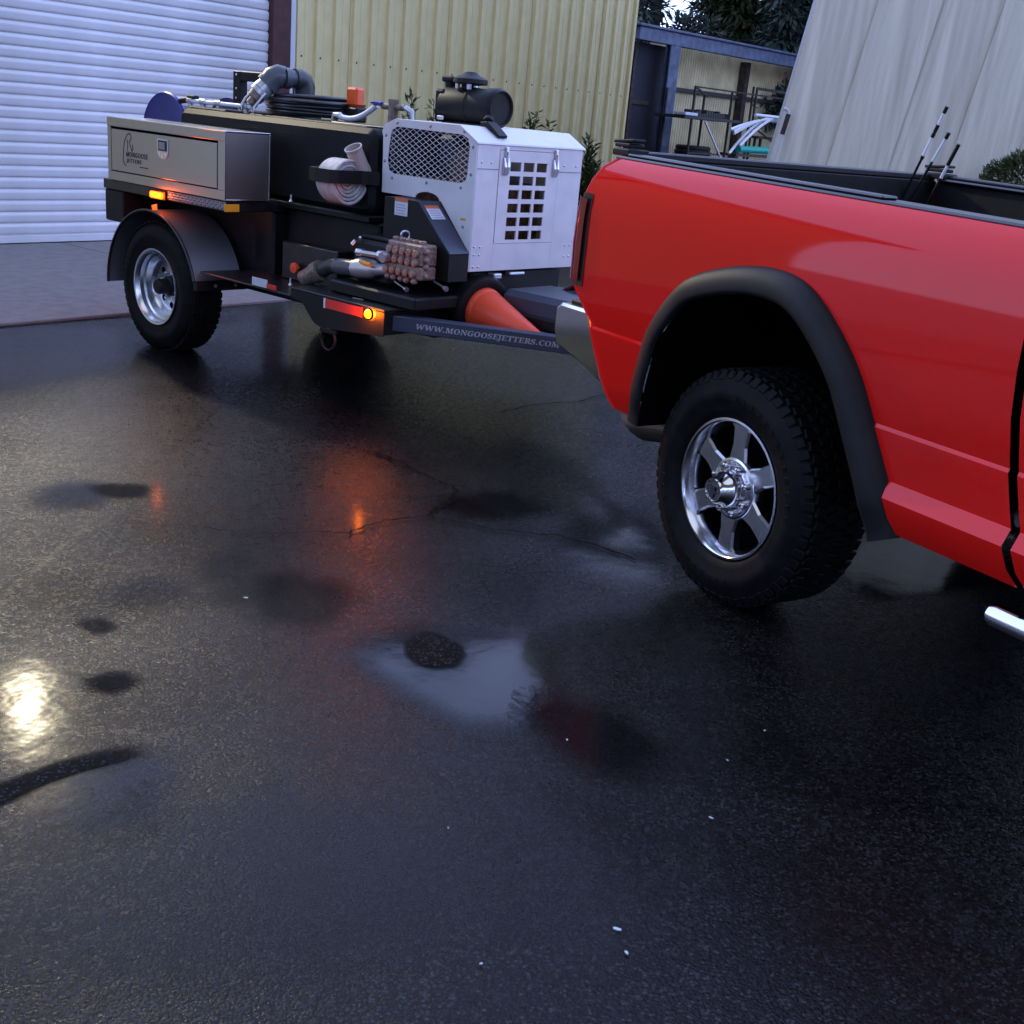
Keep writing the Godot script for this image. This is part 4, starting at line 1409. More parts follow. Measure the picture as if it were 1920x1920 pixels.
func trailer_tank(t: Node3D) -> void:
	var b := mb()
	# moulded tank with rounded edges
	var poly := PackedVector2Array()
	for q in [[Vector2(1.41, 1.36), 0.0], [Vector2(-0.30, 1.36), PI * 0.5], [Vector2(-0.30, 1.03), PI], [Vector2(1.41, 1.03), PI * 1.5]]:
		for k in 7:
			var a: float = q[1] + PI * 0.5 * k / 6.0
			poly.append(q[0] + Vector2(cos(a), sin(a)) * 0.06)
	b.prism(poly, -1.27, -0.40, 0.03)
	put("water_tank", b, M.poly, t)
	b = mb()
	b.span(Vector3(-0.37, 0.935, -1.30), Vector3(1.48, 0.972, -0.375), 0.006)
	put("tank_cradle", b, M.black, t)
	b = mb()
	b.span(Vector3(-0.33, 1.415, -1.2), Vector3(0.05, 1.432, -0.46), 0.006)
	b.span(Vector3(0.30, 1.415, -0.50), Vector3(1.35, 1.428, -0.45), 0.006)
	put("tank_rib", b, M.poly, t)
	# lower cabinets between tank and deck
	b = mb()
	b.span(Vector3(0.70, 0.547, -1.28), Vector3(1.50, 0.934, -0.44), 0.01)
	put("cabinet", b, M.black, t)
	b = mb()
	b.span(Vector3(0.80, 0.547, -0.439), Vector3(1.29, 0.758, -0.33), 0.006)
	put("battery_box", b, M.steelpaint, t)
	b = mb()
	b.span(Vector3(0.50, 0.547, -0.43), Vector3(0.66, 0.934, -0.36), 0.006)
	put("cabinet_post", b, M.steelpaint, t)
	b = mb()
	b.xf = Transform3D(ZUP, Vector3(0.955, 0.625, -0.33))
	b.lathe([Vector2(0.010, 0.0), Vector2(0.010, 0.02), Vector2(0.030, 0.024), Vector2(0.030, 0.04), Vector2(0.0, 0.044)], 8, 0, TAU, 0.3)
	put("knob", b, M.orange, t, "orange knob on the battery box")
	for q in [Vector3(0.80, 0.975, -0.385), Vector3(1.05, 0.547, -0.20)]:
		b = mb()
		b.xf = Transform3D(Basis.IDENTITY, q)
		b.lathe([Vector2(0.016, 0.0), Vector2(0.007, 0.012), Vector2(0.006, 0.035), Vector2(0.0, 0.04)], 8)
		put("grease_fitting", b, M.zinc, t)
	# strap that holds the rolled hose
	b = mb()
	b.prism(PackedVector2Array([Vector2(1.47, -0.402), Vector2(1.440, -0.402), Vector2(1.400, -0.380), Vector2(1.386, -0.34), Vector2(1.386, -0.185), Vector2(1.366, -0.150), Vector2(1.27, -0.148), Vector2(1.21, -0.17), Vector2(1.12, -0.402), Vector2(1.085, -0.402), Vector2(1.195, -0.15), Vector2(1.26, -0.136), Vector2(1.375, -0.138), Vector2(1.398, -0.180), Vector2(1.398, -0.34), Vector2(1.412, -0.368)]), -1.203, -1.135)
	place("hose_strap", b, M.black, t, Transform3D(Basis(Vector3(1, 0, 0), Vector3(0, 0, 1), Vector3(0, -1, 0)), Vector3(0.052, 0, 0)))
	# reels at the rear
	for z in [-0.52, -1.02]:
		var r := node("hose_reel", t, Vector3(-0.69 if z > -0.8 else -0.71, 1.235, z))
		b = mb()
		b.xf = Transform3D(ZUP, Vector3.ZERO)
		b.lathe([Vector2(0.0, -0.006), Vector2(0.08, -0.004), Vector2(0.25, -0.02), Vector2(0.265, -0.012), Vector2(0.268, 0.0), Vector2(0.262, 0.012), Vector2(0.25, 0.006), Vector2(0.08, 0.014), Vector2(0.0, 0.014)], 40)
		put("flange", b, M.blue, r)
		b = mb()
		b.xf = Transform3D(ZUP, Vector3(0, 0, -0.2))
		b.lathe([Vector2(0.18, 0.0), Vector2(0.19, 0.04), Vector2(0.19, 0.16), Vector2(0.18, 0.18)], 24)
		put("wound_hose", b, M.black, r)
	b = mb()
	b.span(Vector3(-0.95, 0.88, -1.35), Vector3(-0.58, 0.93, -0.30), 0.005)
	b.span(Vector3(-0.80, 0.93, -0.42), Vector3(-0.74, 1.24, -0.38))
	b.span(Vector3(-0.80, 0.93, -1.3), Vector3(-0.74, 1.24, -1.25))
	put("reel_stand", b, M.black, t)
	# black hoop of square tube
	b = mb()
	b.span(Vector3(-0.60, 0.96, -1.03), Vector3(-0.52, 1.67, -0.97), 0.004)
	b.span(Vector3(-0.519, 1.61, -1.03), Vector3(0.03, 1.67, -0.97), 0.004)
	b.span(Vector3(0.031, 1.42, -1.03), Vector3(0.10, 1.67, -0.97), 0.004)
	put("hoop", b, M.black, t)
	b = mb()
	for y in [1.645, 1.56, 1.50]:
		b.ball(Vector3(-0.56, y, -0.968), Vector3(0.008, 0.008, 0.004), 6, 4)
	put("hoop_bolts", b, M.zinc, t)
	# white pipe manifold along the tank's top edge
	b = mb()
	b.tube([Vector3(-0.45, 1.462, -0.50), Vector3(0.26, 1.462, -0.50)], 0.013, 10)
	put("manifold_pipe", b, M.whitehose, t)
	b = mb()
	for x in [-0.38, -0.24, -0.08, 0.20]:
		b.tube([Vector3(x - 0.025, 1.462, -0.50), Vector3(x + 0.025, 1.462, -0.50)], 0.019, 10)
		b.tube([Vector3(x, 1.462, -0.50), Vector3(x, 1.425, -0.50)], 0.015, 8)
	put("manifold_fittings", b, M.camlock, t)
	b = mb()
	b.tube([Vector3(-0.47, 1.455, -0.48), Vector3(-0.36, 1.475, -0.52)], 0.018, 8)
	b.span(Vector3(-0.41, 1.47, -0.53), Vector3(-0.33, 1.495, -0.49), 0.004)
	put("manifold_valve", b, M.black, t)
	# fill pipe: cam coupling, elbows, riser
	var fp := node("fill_pipe", t)
	b = mb()
	b.tube([Vector3(0.37, 1.432, -0.80), Vector3(0.37, 1.57, -0.80)], 0.060, 16)
	b.tube([Vector3(0.37, 1.555, -0.80), Vector3(0.37, 1.60, -0.80), Vector3(0.368, 1.632, -0.788), Vector3(0.364, 1.642, -0.760), Vector3(0.360, 1.642, -0.73)], [0.062, 0.064, 0.064, 0.062, 0.060], 18)
	put("riser", b, M.pvcdark, fp)
	b = mb()
	b.tube([Vector3(0.364, 1.642, -0.75), Vector3(0.335, 1.643, -0.62)], 0.048, 16)
	put("nipple", b, M.pvcgrey, fp)
	b = mb()
	b.tube([Vector3(0.356, 1.642, -0.70), Vector3(0.347, 1.643, -0.662)], 0.060, 18)
	b.tube([Vector3(0.36, 1.643, -0.652), Vector3(0.342, 1.648, -0.625), Vector3(0.325, 1.634, -0.600), Vector3(0.308, 1.60, -0.580)], [0.064, 0.068, 0.068, 0.064], 20)
	b.tube([Vector3(0.314, 1.612, -0.586), Vector3(0.304, 1.592, -0.572)], 0.070, 20)
	put("elbow", b, M.pvcgrey, fp)
	b = mb()
	b.tube([Vector3(0.306, 1.592, -0.572), Vector3(0.290, 1.560, -0.545)], [0.056, 0.060], 18)
	b.tube([Vector3(0.290, 1.560, -0.545), Vector3(0.280, 1.540, -0.530)], 0.060, 18)
	put("coupling", b, M.camlock, fp)
	b = mb()
	b.tube([Vector3(0.280, 1.540, -0.530), Vector3(0.268, 1.512, -0.508)], [0.050, 0.047], 18)
	b.tube([Vector3(0.268, 1.512, -0.508), Vector3(0.254, 1.480, -0.485)], [0.026, 0.024], 12)
	put("cap", b, M.brass, fp)
	for sx in [-1.0, 1.0]:
		b = mb()
		b.tube([Vector3(0.282 + sx * 0.062, 1.545, -0.530), Vector3(0.268 + sx * 0.074, 1.51, -0.50), Vector3(0.252 + sx * 0.064, 1.455, -0.47)], [0.010, 0.008, 0.010], 8)
		b.ring(Vector3(0.252 + sx * 0.064, 1.448, -0.468), 0.014, 0.004, Vector3(0, 0, 1), 10)
		put("cam_lever", b, M.camlock, fp)
	# amber beacon on its black base
	b = mb()
	b.span(Vector3(0.695, 1.43, -0.92), Vector3(0.815, 1.515, -0.83), 0.010)
	put("beacon_base", b, M.black, t)
	b = mb()
	b.span(Vector3(0.705, 1.516, -0.912), Vector3(0.800, 1.625, -0.838), 0.014)
	put("beacon", b, M.beacon, t, "unlit orange warning beacon on the tank")
	# brass tee with blue-handled cock and the pale hose
	b = mb()
	b.tube([Vector3(1.385, 1.43, -0.60), Vector3(1.385, 1.565, -0.60)], 0.027, 12)
	b.tube([Vector3(1.385, 1.545, -0.60), Vector3(1.385, 1.575, -0.60)], 0.031, 6)
	b.tube([Vector3(1.30, 1.537, -0.60), Vector3(1.48, 1.537, -0.60)], 0.018, 10)
	put("brass_tee", b, M.brass, t)
	b = mb()
	b.box(Vector3(0.075, 0.024, 0.03), Vector3(1.275, 1.548, -0.59), 0.006, Basis(Vector3(0, 0, 1), -0.05))
	b.box(Vector3(0.03, 0.014, 0.02), Vector3(1.23, 1.550, -0.59), 0.004)
	put("valve_handle", b, M.blue, t)
	b = mb()
	b.tube([Vector3(1.48, 1.537, -0.60), Vector3(1.53, 1.52, -0.60), Vector3(1.535, 1.47, -0.61)], 0.016, 8)
	put("gauge_fitting", b, M.camlock, t)
	b = mb()
	var hp := []
	for k in 15:
		var u := k / 14.0
		hp.append(Vector3(lerpf(0.93, 1.25, u), 1.462 + 0.075 * u * u + 0.012 * sin(u * PI) * -1.6, -0.60))
	b.tube(hp, 0.0155, 10)
	put("overflow_hose", b, M.whitehose, t)
	b = mb()
	b.tube([Vector3(0.945, 1.463, -0.60), Vector3(0.905, 1.463, -0.60), Vector3(0.90, 1.43, -0.60)], 0.021, 10)
	put("hose_elbow", b, M.zinc, t)
	b = mb()
	b.span(Vector3(0.99, 1.418, -0.78), Vector3(1.52, 1.432, -0.50), 0.004)
	put("tank_lid", b, M.steelpaint, t)

func rounded(lo: Vector2, hi: Vector2, r: float, n := 6) -> PackedVector2Array:
	var p := PackedVector2Array()
	for q in [[Vector2(hi.x - r, hi.y - r), 0.0], [Vector2(lo.x + r, hi.y - r), PI * 0.5], [Vector2(lo.x + r, lo.y + r), PI], [Vector2(hi.x - r, lo.y + r), PI * 1.5]]:
		for k in n + 1:
			var a: float = q[1] + PI * 0.5 * k / n
			p.append(q[0] + Vector2(cos(a), sin(a)) * r)
	return p

func trailer_cowl(t: Node3D) -> void:
	var cw := node("engine_cowl", t)
	var zo := -0.42
	var zf := -1.25
	# outline of the side sheets (x, y)
	var arc := PackedVector2Array()
	for k in 11:
		var a := PI - PI * k / 10.0
		arc.append(Vector2(1.872 + cos(a) * 0.090, 1.104 + sin(a) * 0.036))
	var outer := PackedVector2Array([Vector2(1.525, 1.105), Vector2(1.515, 1.385), Vector2(1.505, 1.415), Vector2(1.530, 1.452), Vector2(1.600, 1.480), Vector2(2.080, 1.480), Vector2(2.190, 1.418), Vector2(2.200, 1.405), Vector2(2.200, 0.782), Vector2(2.196, 0.91)])
	var side_hi := PackedVector2Array([Vector2(1.525, 1.105)])
	# near sheet: built in four strips round the grille opening
	var gl := Vector2(1.560, 1.205)
	var gh := Vector2(2.150, 1.442)
	var hole := PackedVector2Array([Vector2(1.556, 1.27), Vector2(1.568, 1.39), Vector2(1.580, 1.425), Vector2(1.620, 1.443), Vector2(2.095, 1.438), Vector2(2.135, 1.422), Vector2(2.150, 1.385), Vector2(2.146, 1.25), Vector2(2.135, 1.222), Vector2(2.10, 1.206), Vector2(1.61, 1.206), Vector2(1.57, 1.222)])
	var b := mb()
	# ring between outer top and hole, cut at the two sides
	var up := PackedVector2Array([Vector2(1.520, 1.27), Vector2(1.515, 1.385), Vector2(1.505, 1.415), Vector2(1.530, 1.452), Vector2(1.600, 1.480), Vector2(2.080, 1.480), Vector2(2.190, 1.418), Vector2(2.198, 1.405), Vector2(2.198, 1.27), hole[7] + Vector2(0.0, 0.02), hole[6], hole[5], hole[4], hole[3], hole[2], hole[1], hole[0]])
	b.prism(up, zo - 0.006, zo)
	var lower := PackedVector2Array([Vector2(1.520, 1.27), hole[0], hole[11], hole[10], hole[9], hole[8], hole[7], hole[7] + Vector2(0.0, 0.02), Vector2(2.198, 1.27), Vector2(2.198, 0.782), Vector2(2.185, 0.782), Vector2(2.185, 0.885), Vector2(1.972, 1.105)])
	for k in range(10, -1, -1):
		lower.append(arc[k])
	lower.append(Vector2(1.525, 1.105))
	b.prism(lower, zo - 0.006, zo)
	put("side_sheet", b, M.whitepaint, cw)
	b = mb()
	b.prism(PackedVector2Array([Vector2(1.515, 1.10), Vector2(1.515, 1.40), Vector2(1.600, 1.480), Vector2(2.080, 1.480), Vector2(2.198, 1.405), Vector2(2.198, 0.782), Vector2(2.0, 0.95)]), zf, zf + 0.006)
	put("side_sheet", b, M.whitepaint, cw)
	# roof, front bevel
	b = mb()
	b.span(Vector3(1.60, 1.476, zf + 0.007), Vector3(2.078, 1.482, zo - 0.007), 0.001)
	put("roof_sheet", b, M.whitepaint, cw)
	b = mb()
	b.prism(PackedVector2Array([Vector2(2.079, 1.4815), Vector2(2.203, 1.412), Vector2(2.207, 1.404), Vector2(2.199, 1.404), Vector2(2.079, 1.474)]), zf - 0.012, zo + 0.004, 0.001)
	put("front_bevel", b, M.whitepaint, cw)
	# front sheet with opening for the door
	b = mb()
	var xs0 := 2.192
	b.span(Vector3(xs0, 0.782, -0.588), Vector3(2.2, 1.403, zo - 0.0065), 0.0005)
	b.span(Vector3(xs0, 0.782, zf + 0.0065), Vector3(2.2, 1.403, -1.052), 0.0005)
	b.span(Vector3(xs0, 0.782, -1.0515), Vector3(2.2, 0.918, -0.5885), 0.0005)
	b.span(Vector3(xs0, 1.382, -1.0515), Vector3(2.2, 1.403, -0.5885), 0.0005)
	put("front_sheet", b, M.whitepaint, cw)
	b = mb()
	b.span(Vector3(2.2005, 1.285, -0.586), Vector3(2.203, 1.288, zo - 0.01))
	b.span(Vector3(2.2005, 1.285, zf + 0.01), Vector3(2.203, 1.288, -1.054))
	put("seam", b, M.stickerline, cw)
	# door sheet with 18 square holes
	b = mb()
	var zl := [-1.0495]
	for c in 3:
		var z0 := -0.959 + c * 0.102
		zl.append_array([z0, z0 + 0.082])
	zl.append(-0.5905)
	var yl := [0.920]
	for r in 6:
		var y0 := 0.937 + r * 0.0685
		yl.append_array([y0, y0 + 0.0455])
	yl.append(1.380)
	var x1 := 2.2015
	var x0 := 2.1935
	for i in zl.size() - 1:
		for j in yl.size() - 1:
			var open := i % 2 == 1 and j % 2 == 1
			if open:
				b.face([Vector3(x0, yl[j], zl[i]), Vector3(x1, yl[j], zl[i]), Vector3(x1, yl[j + 1], zl[i]), Vector3(x0, yl[j + 1], zl[i])], Vector3(0, 0, 1))
				b.face([Vector3(x0, yl[j], zl[i + 1]), Vector3(x1, yl[j], zl[i + 1]), Vector3(x1, yl[j + 1], zl[i + 1]), Vector3(x0, yl[j + 1], zl[i + 1])], Vector3(0, 0, -1))
				b.face([Vector3(x0, yl[j], zl[i]), Vector3(x1, yl[j], zl[i]), Vector3(x1, yl[j], zl[i + 1]), Vector3(x0, yl[j], zl[i + 1])], Vector3(0, 1, 0))
				b.face([Vector3(x0, yl[j + 1], zl[i]), Vector3(x1, yl[j + 1], zl[i]), Vector3(x1, yl[j + 1], zl[i + 1]), Vector3(x0, yl[j + 1], zl[i + 1])], Vector3(0, -1, 0))
			else:
				for xx in [[x0, -1.0], [x1, 1.0]]:
					b.face([Vector3(xx[0], yl[j], zl[i]), Vector3(xx[0], yl[j], zl[i + 1]), Vector3(xx[0], yl[j + 1], zl[i + 1]), Vector3(xx[0], yl[j + 1], zl[i])], Vector3(xx[1], 0, 0))
	put("front_door", b, M.whitepaint, cw)
	b = mb()
	b.span(Vector3(2.186, 0.921, -1.0505), Vector3(2.189, 0.935, -0.5895))
	b.span(Vector3(2.186, 0.9185, -0.5898), Vector3(2.1925, 1.3815, -0.5882))
	b.span(Vector3(2.186, 0.9185, -1.0518), Vector3(2.1925, 1.3815, -1.0502))
	put("door_gap", b, M.void, cw)
	for z in [-0.632, -1.020]:
		b = mb()
		b.span(Vector3(2.2020, 1.350, z - 0.012), Vector3(2.214, 1.396, z + 0.012), 0.004)
		b.prism(PackedVector2Array([Vector2(2.2020, 1.258), Vector2(2.212, 1.262), Vector2(2.220, 1.30), Vector2(2.212, 1.345), Vector2(2.2020, 1.349)]), z - 0.020, z + 0.020, 0.003)
		b.span(Vector3(2.2145, 1.30, z - 0.005), Vector3(2.222, 1.375, z + 0.005), 0.002)
		put("hinge", b, M.zinc, cw)
	# expanded-metal grille
	b = mb()
	var zg := zo - 0.010
	var step := 0.049
	for s in [-1.0, 1.0]:
		for k in range(-24, 50):
			# line through (1.56 + k*step, 1.20) with slope s * 0.72
			var seg := clip_line(hole, Vector2(1.56 + k * step, 1.20), Vector2(1.0, s * 0.57))
			if seg.size() == 2 and seg[0].distance_to(seg[1]) > 0.004:
				b.bar(Vector3(seg[0].x, seg[0].y, zg + s * 0.001), Vector3(seg[1].x, seg[1].y, zg + s * 0.001), 0.003, 0.0024, Vector3(0, 1, 0))
	put("grille", b, M.whitepaint, cw)
	# round-headed fixings on the near sheet and the front
	for p in [Vector2(1.619, 1.462), Vector2(1.865, 1.462), Vector2(2.107, 1.455), Vector2(1.537, 1.395), Vector2(1.537, 1.265), Vector2(2.172, 1.386), Vector2(2.170, 1.255), Vector2(1.600, 1.185), Vector2(1.860, 1.185), Vector2(2.106, 1.185), Vector2(2.140, 0.998)]:
		b = mb()
		b.ball(Vector3(p.x, p.y, zo), Vector3(0.009, 0.009, 0.005), 8, 5)
		put("screw", b, M.fender, cw)
	for p in [Vector2(-0.46, 1.318), Vector2(-0.53, 1.318), Vector2(-1.10, 1.318), Vector2(-1.20, 1.318), Vector2(-0.45, 0.905), Vector2(-0.49, 0.905), Vector2(-0.45, 0.865), Vector2(-0.49, 0.865), Vector2(-0.45, 0.805), Vector2(-0.49, 0.805), Vector2(-1.17, 0.90), Vector2(-1.21, 0.90), Vector2(-1.17, 0.84), Vector2(-1.21, 0.84)]:
		b = mb()
		b.ball(Vector3(2.2, p.y, p.x), Vector3(0.0045, 0.0065, 0.0065), 8, 5)
		put("screw", b, M.zinc, cw)
	b = mb()
	b.span(Vector3(2.120, 1.028, zo), Vector3(2.155, 1.040, zo + 0.001))
	put("yellow_sticker", b, M.yellowcap, cw)
	# engine seen through the openings
	b = mb()
	b.span(Vector3(1.60, 0.80, -1.15), Vector3(2.02, 1.20, -0.55), 0.02)
	put("engine_block", b, M.tanengine, cw)
	b = mb()
	b.xf = Transform3D(ZUP, Vector3(1.98, 1.27, -0.60))
	b.lathe([Vector2(0.0, -0.2), Vector2(0.10, -0.2), Vector2(0.11, -0.18), Vector2(0.11, 0.02), Vector2(0.10, 0.04), Vector2(0.0, 0.04)], 20)
	put("exhaust_muffler", b, M.tanengine, cw)
	b = mb()
	b.span(Vector3(1.54, 1.12, -1.2), Vector3(1.56, 1.44, -0.46))
	b.span(Vector3(1.62, 1.21, -1.1), Vector3(1.78, 1.42, -0.72), 0.02)
	put("engine_shroud", b, M.bluegrey, cw)
	b = mb()
	b.span(Vector3(1.55, 0.60, -1.22), Vector3(2.15, 0.778, -0.50), 0.015)
	put("engine_base", b, M.black, cw)
	# air filter on the roof
	var af := node("air_filter", t, Vector3(1.60, 1.575, -0.80))
	b = mb()
	b.xf = Transform3D(Basis(Vector3(0, -1, 0), Vector3(1, 0, 0), Vector3(0, 0, 1)), Vector3.ZERO)
	b.lathe([Vector2(0.0, 0.0), Vector2(0.088, 0.0), Vector2(0.092, 0.01), Vector2(0.092, 0.18), Vector2(0.097, 0.185), Vector2(0.097, 0.20), Vector2(0.093, 0.205), Vector2(0.093, 0.315), Vector2(0.100, 0.32), Vector2(0.100, 0.375), Vector2(0.088, 0.395), Vector2(0.080, 0.392), Vector2(0.076, 0.382), Vector2(0.0, 0.380)], 32)
	put("canister", b, M.blackplastic, af)
	b = mb()
	b.span(Vector3(-0.035, -0.09, -0.085), Vector3(0.03, 0.075, 0.075), 0.012)
	put("inlet_box", b, M.blackplastic, af)
	b = mb()
	b.tube([Vector3(0.01, 0.07, 0), Vector3(0.01, 0.10, 0), Vector3(0.005, 0.13, 0)], [0.03, 0.032, 0.03], 12)
	b.box(Vector3(0.085, 0.03, 0.07), Vector3(0.01, 0.128, 0), 0.008)
	put("bracket_post", b, M.blackplastic, af)
	b = mb()
	b.xf = Transform3D(Basis.IDENTITY, Vector3(0.155, 0.085, 0))
	b.lathe([Vector2(0.045, 0.0), Vector2(0.045, 0.02), Vector2(0.085, 0.024), Vector2(0.092, 0.03), Vector2(0.090, 0.05), Vector2(0.070, 0.062), Vector2(0.050, 0.068), Vector2(0.030, 0.085), Vector2(0.0, 0.087)], 24)
	put("rain_cap", b, M.blackplastic, af)
	b = mb()
	for x in [0.115, 0.20]:
		b.box(Vector3(0.02, 0.035, 0.02), Vector3(x, 0.098, 0.055), 0.003)
	put("cap_clips", b, M.camlock, af)
	b = mb()
	b.prism(PackedVector2Array([Vector2(0.44, -0.070), Vector2(0.485, -0.066), Vector2(0.52, -0.088), Vector2(0.575, -0.128), Vector2(0.57, -0.140), Vector2(0.54, -0.124), Vector2(0.49, -0.098), Vector2(0.44, -0.092)]), 0.135, 0.205, 0.004)
	b.tube([Vector3(0.37, -0.05, 0.06), Vector3(0.45, -0.075, 0.16)], [0.025, 0.03], 10)
	put("dust_valve", b, M.blackplastic, af)
	b = mb()
	b.box(Vector3(0.05, 0.02, 0.012), Vector3(0.03, -0.07, 0.083), 0.004)
	put("clip", b, M.zinc, af)
	b = mb()
	b.box(Vector3(0.02, 0.012, 0.02), Vector3(0.225, 0.098, 0.03), 0.003)
	put("clip", b, M.zinc, af)
	b = mb()
	b.span(Vector3(0.02, -0.094, -0.06), Vector3(0.30, -0.085, 0.06), 0.002)
	put("mount_plate", b, M.black, af)

func clip_line(poly: PackedVector2Array, at: Vector2, dir: Vector2) -> Array:
	var ts := []
	var n := poly.size()
	for i in n:
		var a := poly[i]
		var e := poly[(i + 1) % n] - a
		var den := dir.cross(e)
		if absf(den) < 1e-9:
			continue
		var t := (a - at).cross(e) / den
		var u := (a - at).cross(dir) / den
		if u >= 0.0 and u < 1.0:
			ts.append(t)
	if ts.size() < 2:
		return []
	ts.sort()
	return [at + dir * ts[0], at + dir * ts[-1]]

func trailer_pump(t: Node3D) -> void:
	# belt guard: side cheek, sloped cover, front
	var g := node("belt_guard", t)
	var b := mb()
	b.prism(PackedVector2Array([Vector2(1.70, 1.10), Vector2(1.955, 1.10), Vector2(2.19, 0.872), Vector2(2.19, 0.735), Vector2(1.70, 0.735)]), -0.419, -0.285, 0.0)
	put("guard_cheek", b, M.black, g)
	b = mb()
	b.prism(PackedVector2Array([Vector2(1.957, 1.104), Vector2(2.200, 0.874), Vector2(2.196, 0.868), Vector2(1.953, 1.099)]), -0.418, -0.280, 0.0)
	put("guard_cover", b, M.bluegrey, g)
	b = mb()
	b.span(Vector3(2.191, 0.735, -0.418), Vector3(2.196, 0.866, -0.281))
	put("guard_front", b, M.black, g)
	# two warning labels: orange heading over white
	var sl := Vector3(2.200 - 1.957, 0.874 - 1.104, 0).normalized()
	var nn := Vector3(-sl.y, sl.x, 0)
	var lab := node("warning_label", g, Vector3(2.012, 1.0535, -0.342))
	lab.basis = Basis(Vector3(0, 0, -1), -sl, nn)
	for half in 2:
		if half == 1:
			lab = node("warning_label", g, Vector3(1.828, 1.062, -0.2845))
		b = mb()
		b.span(Vector3(-0.048, -0.045, 0.0012), Vector3(0.048, 0.023, 0.0022))
		put("label_sheet", b, M.stickerwhite, lab)
		b = mb()
		b.span(Vector3(-0.048, 0.0235, 0.0012), Vector3(0.048, 0.043, 0.0022))
		put("label_heading", b, M.stickerorange, lab)
		b = mb()
		for k in 4:
			b.span(Vector3(-0.038, -0.036 + k * 0.014, 0.0023), Vector3(0.034 - 0.008 * (k % 2), -0.033 + k * 0.014, 0.0028))
		put("label_print", b, M.stickerline, lab)
	# pump: crankcase, brass head with rows of caps, pipes
	var p := node("pressure_pump", t)
	b = mb()
	b.span(Vector3(1.56, 0.66, -0.42), Vector3(1.86, 0.875, -0.20), 0.02)
	b.span(Vector3(1.60, 0.876, -0.40), Vector3(1.84, 0.90, -0.22), 0.008)
	put("crankcase", b, M.black, p)
	b = mb()
	b.span(Vector3(1.70, 0.90, -0.33), Vector3(1.735, 0.925, -0.30), 0.006)
	put("oil_cap", b, M.orange, p, "orange oil filler cap")
	b = mb()
	b.ring(Vector3(1.885, 0.925, -0.27), 0.022, 0.006, Vector3(1, 0, 0.7), 16)
	b.tube([Vector3(1.885, 0.90, -0.27), Vector3(1.885, 0.87, -0.27)], 0.008, 8)
	put("lifting_eye", b, M.zinc, p)
	b = mb()
	# head runs across the trailer on the front face; three banks of stepped castings
	b.span(Vector3(1.865, 0.80, -0.275), Vector3(2.12, 0.905, -0.165), 0.008)
	b.span(Vector3(1.865, 0.735, -0.265), Vector3(2.13, 0.7985, -0.150), 0.008)
	put("pump_head", b, M.copper, p)
	for row in 4:
		for k in 5:
			b = mb()
			var yy: float = [0.905, 0.862, 0.818, 0.764][row]
			var zz: float = [-0.20, -0.162, -0.158, -0.146][row]
			var at := Vector3(1.895 + k * 0.048, yy, zz)
			if row == 0:
				b.xf = Transform3D(Basis.IDENTITY, at)
			else:
				b.xf = Transform3D(ZUP, at)
			b.lathe([Vector2(0.020, -0.004), Vector2(0.020, 0.014), Vector2(0.016, 0.019), Vector2(0.0, 0.020)], 6, 0, TAU, 0.2)
			put("valve_cap", b, M.copper, p)
	for k in 5:
		b = mb()
		b.ball(Vector3(1.90 + k * 0.048, 0.728, -0.15 + 0.006 * (k % 2)), Vector3(0.016, 0.016, 0.02), 8, 5)
		put("stud", b, M.copper, p)
	for y in [0.875, 0.835, 0.80, 0.755]:
		b = mb()
		b.ball(Vector3(2.128, y, -0.19), Vector3(0.018, 0.016, 0.016), 8, 5)
		put("stud", b, M.copper, p)
	b = mb()
	b.tube([Vector3(1.67, 0.815, -0.15), Vector3(1.86, 0.822, -0.14)], 0.014, 10)
	b.tube([Vector3(1.66, 0.815, -0.15), Vector3(1.70, 0.816, -0.15)], 0.020, 6)
	b.tube([Vector3(1.84, 0.822, -0.14), Vector3(1.89, 0.824, -0.14)], 0.026, 10)
	b.tube([Vector3(1.885, 0.822, -0.15), Vector3(1.885, 0.818, -0.115)], [0.028, 0.026], 12)
	put("discharge_pipe", b, M.zinc, p)
	b = mb()
	b.tube([Vector3(1.70, 0.79, -0.15), Vector3(1.70, 0.765, -0.15)], 0.010, 8)
	b.ball(Vector3(1.69, 0.772, -0.15), Vector3(0.014, 0.014, 0.014), 8, 6)
	b.ball(Vector3(1.62, 0.88, -0.20), Vector3(0.010, 0.010, 0.010), 8, 6)
	b.tube([Vector3(1.585, 0.862, -0.20), Vector3(1.57, 0.84, -0.19)], 0.012, 8)
	put("fittings", b, M.zinc, p)
	b = mb()
	b.tube([Vector3(1.712, 0.772, -0.135), Vector3(1.785, 0.766, -0.135)], 0.0125, 10)
	put("yellow_cap", b, M.yellowcap, p, "small yellow plug")
	# suction line: strainer cup, elbow, hose, union
	b = mb()
	b.tube([Vector3(1.19, 0.605, -0.18), Vector3(1.275, 0.647, -0.19)], [0.044, 0.050], 18)
	b.tube([Vector3(1.275, 0.647, -0.19), Vector3(1.32, 0.668, -0.195)], 0.058, 18)
	b.xf = Transform3D(Basis(Vector3(0, 0, -1), Vector3(-0.90, -0.44, 0.0), Vector3(0.44, -0.9, 0)).orthonormalized(), Vector3(1.19, 0.605, -0.18))
	b.lathe([Vector2(0.044, 0.0), Vector2(0.036, 0.004), Vector2(0.034, -0.01), Vector2(0.0, -0.012)], 18)
	put("strainer_cup", b, M.brass, p)
	b = mb()
	b.tube([Vector3(1.315, 0.668, -0.195), Vector3(1.39, 0.700, -0.20), Vector3(1.45, 0.712, -0.20)], 0.040, 14)
	put("suction_elbow", b, M.pvcdark, p)
	b = mb()
